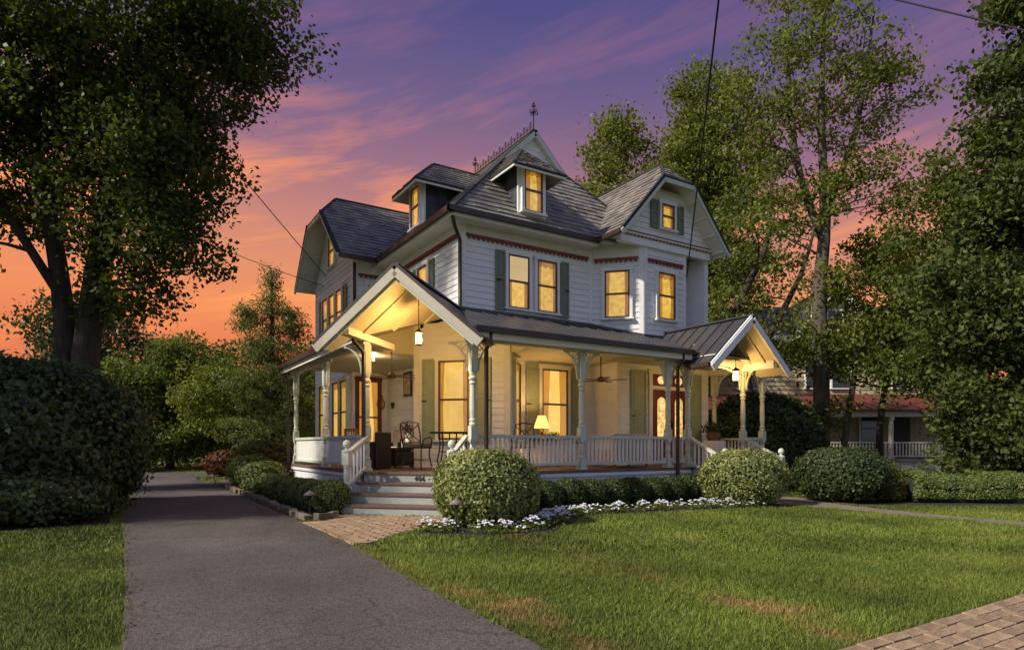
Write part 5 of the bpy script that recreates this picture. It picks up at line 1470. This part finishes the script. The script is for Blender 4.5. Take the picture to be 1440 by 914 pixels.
tree('straight_tree', 'tall straight trunked tree with open airy crown beside the portico', 18.95, 11.7,
     [[(0, 0, 0, 0.27), (0.0, 0, 3.0, 0.24), (-0.1, 0.0, 6.0, 0.21), (0.2, 0, 8.5, 0.17), (0.0, 0, 12, 0.10), (0.3, 0, 17, 0.012)],
      [(0.2, 0, 7.6, 0.14), (-0.7, 0.45, 10.5, 0.10), (-1.0, .6, 15, 0.04)], [(0.2, 0, 8.6, 0.12), (1.0, -.6, 11.5, 0.08), (1.4, -.9, 15, 0.03)],
      [(0.5, -0.3, 0, 0.11), (0.75, -0.5, 2.5, 0.09), (1.1, -0.8, 4.6, 0.07), (2.6, -1.7, 6.6, 0.03)]],
     [(0.2, 0, 13.6, 2.4, 2.2, 2.6, 70), (1.7, -1.0, 12.6, 1.6, 1.4, 1.6, 28), (-1.5, 0.9, 12.2, 1.6, 1.6, 2.2, 36), (0.9, -.5, 9.8, 1.9, 1.7, 1.5, 30), (-0.9, .5, 8.8, 1.5, 1.5, 1.3, 22), (0.0, 0, 17.0, 2.4, 2.2, 1.6, 40),
      (2.0, -1.2, 7.4, 1.3, 1.2, 1.0, 14), (0.3, 0, 6.2, 1.6, 1.6, 1.0, 14), (1.2, -.8, 4.4, 1.5, 1.2, 0.9, 18), (0.1, 0, 2.2, 1.0, 0.9, 0.5, 9), (-0.9, .3, 4.4, 1.1, 1.1, 0.9, 12)],
     0.15, 'bright_leaf', bark='bark_grey', cl=0.5, per=85)
tree('evergreen_tree', 'massive dark glossy evergreen tree screening the neighbouring porch', 18.35, 6.25,
     [[(0, 0, 0, 0.3), (0.1, 0, 5, 0.2), (0.2, -.1, 9.5, 0.06), (0.3, -.2, 12.5, 0.012)]],
     [(0, 0, 2.2, 1.7, 1.7, 1.8, 70), (0.2, 0, 0.9, 1.8, 1.6, 0.8, 40), (-0.3, 0.2, 4.8, 1.9, 1.8, 1.6, 75), (0.3, 0, 7.2, 1.6, 1.5, 1.5, 55), (1.2, -.6, 5.5, 2.2, 1.8, 3.0, 60), (0.1, -.05, 9.4, 1.2, 1.2, 1.6, 40), (0.35, -.2, 11.8, 1.0, 1.0, 1.9, 36)],
     0.15, 'glossy_leaf', cl=0.5, per=260, aspect=0.6)
tree('understory_tree', 'loose yellow green understory tree in front of the neighbouring house', 21.4, 11.2,
     [[(0, 0, 0, 0.14), (0.2, 0, 2.5, 0.1), (0.5, -.3, 5, 0.06), (0.6, -.3, 7.5, 0.012)]],
     [(0.3, 0, 5.6, 2.2, 1.8, 1.8, 50), (-1.0, .6, 4.2, 1.5, 1.3, 1.2, 26), (1.6, -.9, 4.4, 1.6, 1.4, 1.4, 30), (0.3, 0, 7.6, 1.5, 1.4, 1.0, 20)], 0.16, 'bright_leaf', cl=0.5, per=90)
tree('evergreen_tree', 'yellow green tipped tree behind the massive evergreen', 21.2, 8.9,
     [[(0, 0, 0, 0.25), (0.1, 0, 4, 0.2), (0.2, 0, 8, 0.06)]],
     [(-0.5, 0.3, 6.0, 2.0, 1.7, 2.3, 70), (-0.2, 0.1, 8.6, 1.3, 1.2, 1.2, 30), (-0.9, .5, 3.6, 1.7, 1.5, 1.1, 36)], 0.15, 'mid_leaf', cl=0.5, per=170)

# ------------------------------------------------------------------ shrubs and hedges
shrub('large_shrub', 'very large dark yew shrub at the edge of the driveway', 'shrub', -1.55, 14.3, 1.85, 2.1, 2.55, 60000, 0.12, 'yew_leaf', power=2.5, rough=0.16, lobes=9, loose=0.07)
shrub('large_shrub', 'second dark yew shrub merging into the large one on the lawn side', 'shrub', -4.6, 14.4, 2.2, 2.2, 2.7, 36000, 0.12, 'yew_leaf', power=2.5, rough=0.16, lobes=9, loose=0.07)
shrub('low_shrub', 'low ragged dark shrub at the foot of the large yew', 'shrub', -1.4, 11.9, 1.3, 0.7, 0.7, 5000, 0.10, 'yew_leaf', rough=0.2)
shrub('round_bush', 'big round pale tipped bush beside the corner stairs', 'bush', 4.68, 8.22, 0.72, 0.72, 1.10, 26000, 0.058, 'pale_box_leaf', power=2.5, rough=0.05)
shrub('round_bush', 'wide round pale tipped bush beside the front path near the portico steps', 'bush', 10.62, 8.22, 0.80, 0.74, 1.08, 22000, 0.055, 'pale_box_leaf', power=2.4, rough=0.07)
shrub('round_bush', 'dark round bush across the front path from the sunlit bush', 'bush', 13.05, 7.62, 0.86, 0.86, 1.12, 12000, 0.075, 'yew_leaf', power=2.4, rough=0.08)
for i in range(9):
    shrub('boxwood', 'clipped dark boxwood touching the big round bush by the corner stairs' if i == 0 else 'clipped dark boxwood touching the wide bush near the portico steps' if i == 8 else 'clipped dark boxwood in the row along the front porch skirting', 'shrub', 6.0 + i * 0.53, 9.30, 0.30, 0.33, 0.55 + rnd.uniform(-.02, .03), 4200, 0.042, 'dark_box_leaf', group='boxwoods along the front porch', power=2.4, rough=0.04)
for i in range(7):
    shrub('boxwood', 'clipped round boxwood directly behind the path light beside the driveway' if i == 0 else 'clipped round boxwood in the row between driveway and side porch, without a path light', 'shrub', 3.12 + rnd.uniform(-.03, .03) - 0.03 * i, 10.95 + i * 0.74, 0.33, 0.295, 0.56 + rnd.uniform(-.03, .03), 4200, 0.036, 'box_leaf', group='boxwoods along the driveway', power=2.3, rough=0.03, loose=0.025)
shrub('garden_shrub', 'yellow green mounded shrub beyond the boxwoods along the drive', 'shrub', 3.7, 20.4, 0.9, 0.9, 1.25, 5500, 0.09, 'gold_leaf', rough=0.15)
shrub('garden_shrub', 'grey green wispy shrub next to the last driveway boxwood', 'shrub', 3.0, 16.6, 0.5, 0.6, 0.75, 3500, 0.08, 'pine_leaf', rough=0.2)
shrub('garden_shrub', 'green leafy shrub in front of the yellow green mound', 'shrub', 3.1, 18.6, 0.6, 0.7, 0.9, 3500, 0.08, 'mid_leaf', rough=0.15)
shrub('red_shrub', 'low russet red shrub under the yellow green mound', 'shrub', 3.75, 17.9, 0.7, 0.5, 0.7, 3000, 0.08, 'red_leaf', rough=0.2)
shrub('red_shrub', 'russet red maple shrub by the far bend of the drive', 'shrub', 3.5, 26.6, 0.75, 0.7, 0.95, 4000, 0.10, 'red_leaf', rough=0.2)
shrub('large_shrub', 'large dark rhododendron behind the portico railing', 'shrub', 15.9, 11.7, 1.55, 1.5, 2.6, 18000, 0.12, 'yew_leaf', rough=0.12)
shrub('garden_shrub', 'small light green shrub in front of the neighbouring porch rail', 'shrub', 16.2, 8.6, 0.55, 0.5, 0.85, 3000, 0.07, 'bright_leaf', rough=0.15)
shrub('garden_shrub', 'small golden shrub at the end of the long clipped hedge', 'shrub', 13.75, 7.0, 0.32, 0.3, 0.58, 1800, 0.06, 'gold_leaf', rough=0.1)
# long hedge on the right, one running shrub
hedge = thing('clipped_hedge', 'long loose clipped hedge along the lawn below the dark evergreen', 'hedge', (0, 0, 0))
P = []; NN = []
a0 = np.array([14.1, 6.85]); a1 = np.array([17.6, 4.2]); dirv = (a1 - a0) / np.linalg.norm(a1 - a0); nrm = np.array([-dirv[1], dirv[0]])
for i in range(26000):
    t_ = rng.uniform(); an = rng.uniform(-0.15 * pi, 1.15 * pi); wv = 0.38 * (1 + 0.10 * math.sin(t_ * 23) + 0.06 * math.sin(t_ * 51)); hv = 0.62 * (1 + 0.07 * math.sin(t_ * 17 + 1) + 0.05 * math.sin(t_ * 43))
    c_, s_ = math.cos(an), math.sin(an)
    xo = wv * math.copysign(abs(c_) ** 0.6, c_); zo = hv * (0.5 + 0.5 * math.copysign(abs(s_) ** 0.6, s_)) * (1 - abs(rng.normal()) * 0.06)
    p = a0 + dirv * t_ * np.linalg.norm(a1 - a0) + nrm * xo
    P.append((p[0], p[1], max(0.03, zo))); NN.append((nrm[0] * c_, nrm[1] * c_, s_))
leafmesh('foliage', P, 0.062, 'box_leaf', hedge, normals=NN, jit=0.6)
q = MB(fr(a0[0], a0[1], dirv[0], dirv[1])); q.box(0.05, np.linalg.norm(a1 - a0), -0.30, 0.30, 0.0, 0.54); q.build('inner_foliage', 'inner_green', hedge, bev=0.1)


# white flowers along the bed edge
def flower(x, y, n, r):
    t_ = thing('flower_clump', 'low clump of white impatiens edging the front planting bed', 'flowers', (x, y, 0.0), 0, 'white flower clumps along the bed')
    P = []; NN = []
    hd = rng.normal(size=(n, 2)) * r * 0.55
    for hx, hy in hd:
        hz = 0.10 + 0.09 * max(0, 1 - (hx * hx + hy * hy) / (r * r)) + rng.uniform(-.02, .02)
        for k in range(5):
            a = k * 2 * pi / 5 + rng.uniform(0, 1)
            P.append((hx + 0.017 * math.cos(a), hy + 0.017 * math.sin(a), hz)); NN.append((0.1 * math.cos(a) - 0.25, 0.1 * math.sin(a) - 0.45, 1))
    leafmesh('blossoms', P, 0.034, 'petal', t_, normals=NN, jit=0.45, aspect=0.85)
    v = rng.normal(size=(n * 9, 3)) * np.array([r * 0.7, r * 0.7, 0.03]) + np.array([0, 0, 0.075]); v[:, 2] = np.clip(v[:, 2], 0.015, 0.15)
    leafmesh('leaves', v, 0.05, 'mid_leaf', t_, aspect=0.7)


for x, y in [(3.62, 8.05), (3.82, 7.78), (4.18, 7.36), (4.45, 7.28), (4.95, 7.42), (5.30, 7.62), (5.5, 7.85), (5.72, 7.9), (5.85, 8.15), (6.1, 8.3), (6.35, 8.45), (6.75, 8.55), (7.15, 8.55), (7.6, 8.5), (8.05, 8.42), (8.5, 8.38), (8.95, 8.3), (9.35, 8.2), (9.6, 8.05), (9.9, 7.95), (10.2, 7.75)]:
    flower(x + rnd.uniform(-.05, .05), y + rnd.uniform(-.05, .05), rnd.randint(14, 30), rnd.uniform(0.13, 0.21))


# path lights
def path_light(label, x, y, h):
    t_ = thing('path_light', label, 'path light', (x, y, 0.0))
    MB().tube([(0, 0, -0.03), (0, 0, h)], 0.013, 8).build('stake', 'dark_metal', t_)
    MB().lathe([(0.10, 0), (0.105, 0.008), (0.07, 0.045), (0.02, 0.07), (0.01, 0.085)], 16, (0, 0, h)).build('lamp_cap', 'old_wood', t_, smooth=True)
    MB().lathe([(0.03, -0.05), (0.03, 0.0)], 10, (0, 0, h)).build('lens', 'dark_glass', t_)


path_light('unlit mushroom path light in front of the big round bush', 3.86, 7.6, 0.40)
path_light('unlit mushroom path light beside the driveway boxwood', 2.70, 10.75, 0.36)
# weathered post next to the corner stairs
wp = MB().box(-0.05, 0.05, -0.05, 0.05, 0.0, 0.62); wp.v = [(x * (0.9 if z > .5 else 1), y * (0.9 if z > .5 else 1), z) for x, y, z in wp.v]
tag(wp.build('timber_post', 'old_wood', None, (3.42, 11.32, 0.0), 0.5, bev=0.012), 'short weathered timber post between boxwood and corner stairs', 'post')
# potted plant on the half wall beside the door
pp = thing('basket_planter', 'dark basket planter with drooping plant on a white pedestal by the portico', 'planter', (13.35, 11.25, FL))
MB().box(-0.2, 0.2, -0.2, 0.2, 0, 0.62).build('pedestal', 'white', pp)
MB().lathe([(0.15, 0), (0.19, 0.10), (0.18, 0.26), (0.15, 0.28)], 14, (0, 0, 0.621)).build('basket', 'terracotta', pp)
v = rng.normal(size=(500, 3)) * np.array([0.13, 0.13, 0.07]) + np.array([0, 0, 0.95]); v[:, 2] = np.maximum(v[:, 2], 0.86)
leafmesh('plant', v, 0.09, 'yew_leaf', pp, droop=0.8, kind='stuff')
pb = thing('flower_vase', 'white vase of dried red and cream flowers on the side porch', 'vase', (5.95, 14.32, FL))
MB().lathe([(0.16, 0), (0.16, 0.55), (0.18, 0.56), (0.18, 0.58)], 14).build('stand', 'white', pb)
MB().lathe([(0.05, 0), (0.08, 0.08), (0.05, 0.18), (0.06, 0.22)], 12, (0, 0, 0.581)).build('vase', 'white', pb)
v = rng.normal(size=(160, 3)) * np.array([0.10, 0.10, 0.08]) + np.array([0, 0, 0.92])
leafmesh('flowers', v, 0.07, 'red_leaf', pb, kind='stuff')
pt = thing('porch_plant', 'low dark potted plant next to the table lamp', 'plant', (8.66, 12.1, FL + 0.641))
MB().lathe([(0.09, 0), (0.12, 0.06), (0.12, 0.07)], 12).build('pot', 'terracotta', pt)
v = rng.normal(size=(220, 3)) * np.array([0.10, 0.06, 0.03]) + np.array([0, 0, 0.10]); v[:, 2] = np.maximum(v[:, 2], 0.07)
leafmesh('plant', v, 0.07, 'yew_leaf', pt, kind='stuff')

# ------------------------------------------------------------------ neighbouring house
NB = thing('neighbour_house', 'pale clapboard house with red metal porch roof behind the trees', 'house', (30.2, 15.3, 0), math.radians(-32))
nF = fr(-11, 2.6, 1, 0)
MB().box(-11, 5.5, 2.7, 12, 0, 6.6).build('wall', 'yellow_siding', NB)
z = 0.7
while z < 6.5:
    MB().add([(-11, 2.66, z), (5.5, 2.66, z), (5.5, 2.695, z + 0.22), (-11, 2.695, z + 0.22), (-11, 2.699, z), (5.5, 2.699, z)], [(0, 1, 2, 3), (4, 5, 1, 0)]).build('siding_board', 'yellow_siding', NB)
    z += 0.22
roof_plane([(-11.5, 2.1, 6.5), (6.0, 2.1, 6.5), (6.0, 7.3, 9.2), (-11.5, 7.3, 9.2)], NB, m='grey_roof', e=0.25, wd=0.5)
MB().prismy([(-3.6, 6.4), (0.4, 6.4), (-1.6, 8.9)], 1.9, 5).build('cross_gable', 'yellow_siding', NB)
for sg in (-1, 1):
    pts = [(-1.6 + sg * 2.4, 1.5, 6.1), (-1.6 + sg * 2.4, 6.5, 6.1), (-1.6, 6.5, 9.15), (-1.6, 1.5, 9.15)]
    roof_plane(pts, NB, m='grey_roof', e=0.25, wd=0.5)
    MB().bar((-1.6 + sg * 2.4, 1.46, 6.0), (-1.6, 1.46, 9.05), 0.06, 0.2).build('rake_board', 'white', NB)
wN = fr(0, 2.66, 1, 0)
for xc in (-9.4, -7.6, -5.6, -2.2, -0.9, 2.2): window(wN, xc, 4.1, 0.9, 1.6, NB, g='dark_glass')
for xc in (-8.6, -4.0, 0.6): window(wN, xc, 1.2, 1.0, 1.7, NB, g='dark_glass')
window(fr(0, 1.88, 1, 0), -1.6, 6.9, 0.7, 0.9, NB, g='dark_glass')
MB().box(1.6, 2.6, 2.60, 2.66, 0.62, 2.6).build('door', 'black', NB)
seamr = MB().slab([(-11.4, -0.45, 2.85), (6, -0.45, 2.85), (6, 2.62, 3.75), (-11.4, 2.62, 3.75)], 0.08).build('porch_roof', 'red_metal', NB)
for i in range(38): MB().bar((-11.2 + i * 0.46, -0.44, 2.88), (-11.2 + i * 0.46, 2.6, 3.77), 0.03, 0.04).build('seam', 'red_metal', seamr)
MB().box(-11.3, 5.9, -0.2, 0.05, 2.52, 2.74).build('porch_beam', 'beige', NB)
MB().box(-11.3, 5.9, -0.25, 2.6, 0.45, 0.58).build('porch_floor', 'old_wood', NB)
MB().box(-11.3, 5.9, -0.15, -0.05, 0.0, 0.449).build('porch_skirt', 'beige', NB)
for xc in (-10.5, -7.0, -3.5, 0.0, 3.5): MB().lathe([(0.15, 0), (0.15, 0.12), (0.11, 0.16), (0.10, 1.75), (0.14, 1.80), (0.14, 1.94)], 14, (xc, -0.08, 0.581)).build('porch_column', 'beige', NB)
for k in range(4):
    x0 = -10.4 + k * 3.5; r = MB(); r.box(x0, x0 + 3.3, -0.13, -0.03, 1.30, 1.36); r.box(x0, x0 + 3.3, -0.11, -0.05, 0.68, 0.73); ro = r.build('railing', 'beige', NB)
    bmn = MB().box(-0.025, 0.025, -0.025, 0.025, 0, 0.57).mesh('baluster', 'beige')
    for i in range(1, 22): link('baluster', bmn, ro, (x0 + i * 0.15, -0.08, 0.731))

# outbuilding seen past the side porch
GB = thing('garage', 'white gabled outbuilding glimpsed past the side porch posts', 'garage', (6.9, 34.5, 0), math.radians(-14))
MB().box(-2.4, 2.4, 0.0, 5, 0, 2.9).build('wall', 'yellow_siding', GB)
MB().prismy([(-2.4, 2.9), (2.4, 2.9), (0, 4.6)], 0.02, 5).build('gable_wall', 'white', GB)
for sg in (-1, 1): roof_plane([(sg * 2.8, -0.35, 2.6), (sg * 2.8, 5.3, 2.6), (0, 5.3, 4.7), (0, -0.35, 4.7)], GB, m='grey_roof', e=0.2, wd=0.4)
for x0 in (-1.9, 0.2): MB().box(x0, x0 + 1.7, -0.04, -0.001, 0.05, 2.3).build('door', 'white', GB)


# ------------------------------------------------------------------ overhead wires
def wire(label, a, c, r, sag):
    a = Vector(a); c = Vector(c)
    pts = [a.lerp(c, i / 24) - Vector((0, 0, sag * 4 * (i / 24) * (1 - i / 24))) for i in range(25)]
    tag(MB().tube(pts, r, 6).build('overhead_wire', 'wire', None, smooth=True), label, 'wire')


wire('black service wire running from the side gable wall up through the maple crown', (5.56, 20.1, 6.58), (-1.38, 16.19, 11.78), 0.013, 0.05)
wire('thin black wire reaching the side gable lower than the service wire', (5.56, 20.4, 6.35), (-4.0, 15.9, 8.1), 0.009, 0.35)
wire('thick black cable dropping to the bay corner of the house', (12.97, 11.84, 5.75), (2.4, 1.0, 9.9), 0.016, 0.10)
wire('short run of thick black cable above the dark evergreen tree', (8.5, 11.7, 13.4), (12.6, 1.6, 5.75), 0.013, 0.03)
wire('pale thin wire crossing in front of the neighbouring house', (23.5, 19.0, 5.3), (16.5, 4.85, 3.55), 0.012, 0.05)

# ------------------------------------------------------------------ grass
def in_poly(poly, X, Y):
    c = np.zeros(len(X), bool); n = len(poly)
    for i in range(n):
        x0, y0 = poly[i]; x1, y1 = poly[(i + 1) % n]
        if y0 == y1: continue
        m_ = ((y0 > Y) != (y1 > Y)) & (X < (x1 - x0) * (Y - y0) / (y1 - y0) + x0); c ^= m_
    return c


def grass(N_, box, dmin, dmax, hgt, wid, name, label):
    X = rng.uniform(box[0], box[1], N_); Y = rng.uniform(box[2], box[3], N_)
    dd = X * 0.53 + Y * 0.848; lat = X * 0.848 - Y * 0.53
    keep = (dd > dmin) & (dd < dmax) & (np.abs(lat) < dd * 0.86 + 0.6) & (Y > 2.10)
    wob = 0.035 * np.sin(Y * 9.0) + 0.03 * np.sin(Y * 23.0 + 1) + rng.normal(size=N_) * 0.02
    for pl in (drive, path): keep &= ~in_poly(pl, X + wob, Y)
    for pl in (land, bed1, bed2, bed3, bed4): keep &= ~in_poly(pl, X, Y)
    keep &= ~((X > 3.8) & (Y > 9.9) & (X < 14.2))
    X = X[keep]; Y = Y[keep]; n = len(X)
    nz = np.sin(X * 2.3 + 1.2 * np.sin(Y * 1.7)) * np.sin(Y * 2.9 + np.sin(X * 1.3))
    h = hgt * rng.uniform(0.55, 1.3, n) * (1 + 0.3 * nz); w = wid * rng.uniform(0.7, 1.3, n)
    a = rng.uniform(0, 2 * pi, n); lean = rng.uniform(0.15, 1.15, n) * h; b_ = rng.uniform(0, 2 * pi, n)
    V = np.zeros((n, 5, 3))
    ca, sa = np.cos(a) * w, np.sin(a) * w; lx, ly = np.cos(b_) * lean, np.sin(b_) * lean
    V[:, 0] = np.stack([X - ca, Y - sa, np.zeros(n)], 1); V[:, 1] = np.stack([X + ca, Y + sa, np.zeros(n)], 1)
    V[:, 2] = np.stack([X + ca * .7 + lx * .35, Y + sa * .7 + ly * .35, h * 0.6], 1); V[:, 3] = np.stack([X - ca * .7 + lx * .35, Y - sa * .7 + ly * .35, h * 0.6], 1)
    V[:, 4] = np.stack([X + lx, Y + ly, h], 1)
    me = bpy.data.meshes.new(name)
    me.vertices.add(n * 5); me.vertices.foreach_set('co', V.reshape(-1))
    k = np.arange(n)[:, None] * 5
    li_ = np.concatenate([k + np.array([[0, 1, 2, 3]]), k + np.array([[3, 2, 4]])], 1).reshape(-1).astype(np.int32)
    me.loops.add(n * 7); me.loops.foreach_set('vertex_index', li_)
    ls = np.stack([np.arange(n) * 7, np.arange(n) * 7 + 4], 1).reshape(-1).astype(np.int32)
    me.polygons.add(n * 2); me.polygons.foreach_set('loop_start', ls)
    me.materials.append(MATS['grass']); me.update(calc_edges=True); me.validate()
    o = link(name, me); o['kind'] = 'stuff'; o['label'] = label; o['category'] = 'grass'
    return o


grass(560000, (-6, 12, 2, 9), 2.5, 7.0, 0.036, 0.0024, 'grass', 'short green lawn grass near the brick sidewalk and drive')
grass(560000, (-8, 20, 2, 13), 7.0, 16, 0.040, 0.0045, 'grass', 'short green lawn grass running back to the planting beds')
grass(90000, (-14, 30, 2, 36), 16, 36, 0.07, 0.012, 'grass', 'far lawn grass beyond the house and hedges')

# fallen leaves and bits along the drive edges and on the lawn
n_ = 420
side = rng.uniform(size=n_); Y = rng.uniform(3.2, 14, n_)
X = np.where(side < 0.35, 0.04 + np.abs(rng.normal(size=n_)) * 0.10, np.where(side < 0.75, 2.28 - np.abs(rng.normal(size=n_)) * 0.16, rng.uniform(0.1, 2.2, n_)))
P = np.stack([X, Y, np.full(n_, 0.020)], 1)
lit = leafmesh('leaf_litter', P, 0.035, 'red_leaf', None, normals=np.tile([0, 0, 1.0], (n_, 1)), jit=0.25, aspect=0.5, kind='stuff')
lit['label'] = 'scattered dry leaves lying along the driveway edges'; lit['category'] = 'leaves'
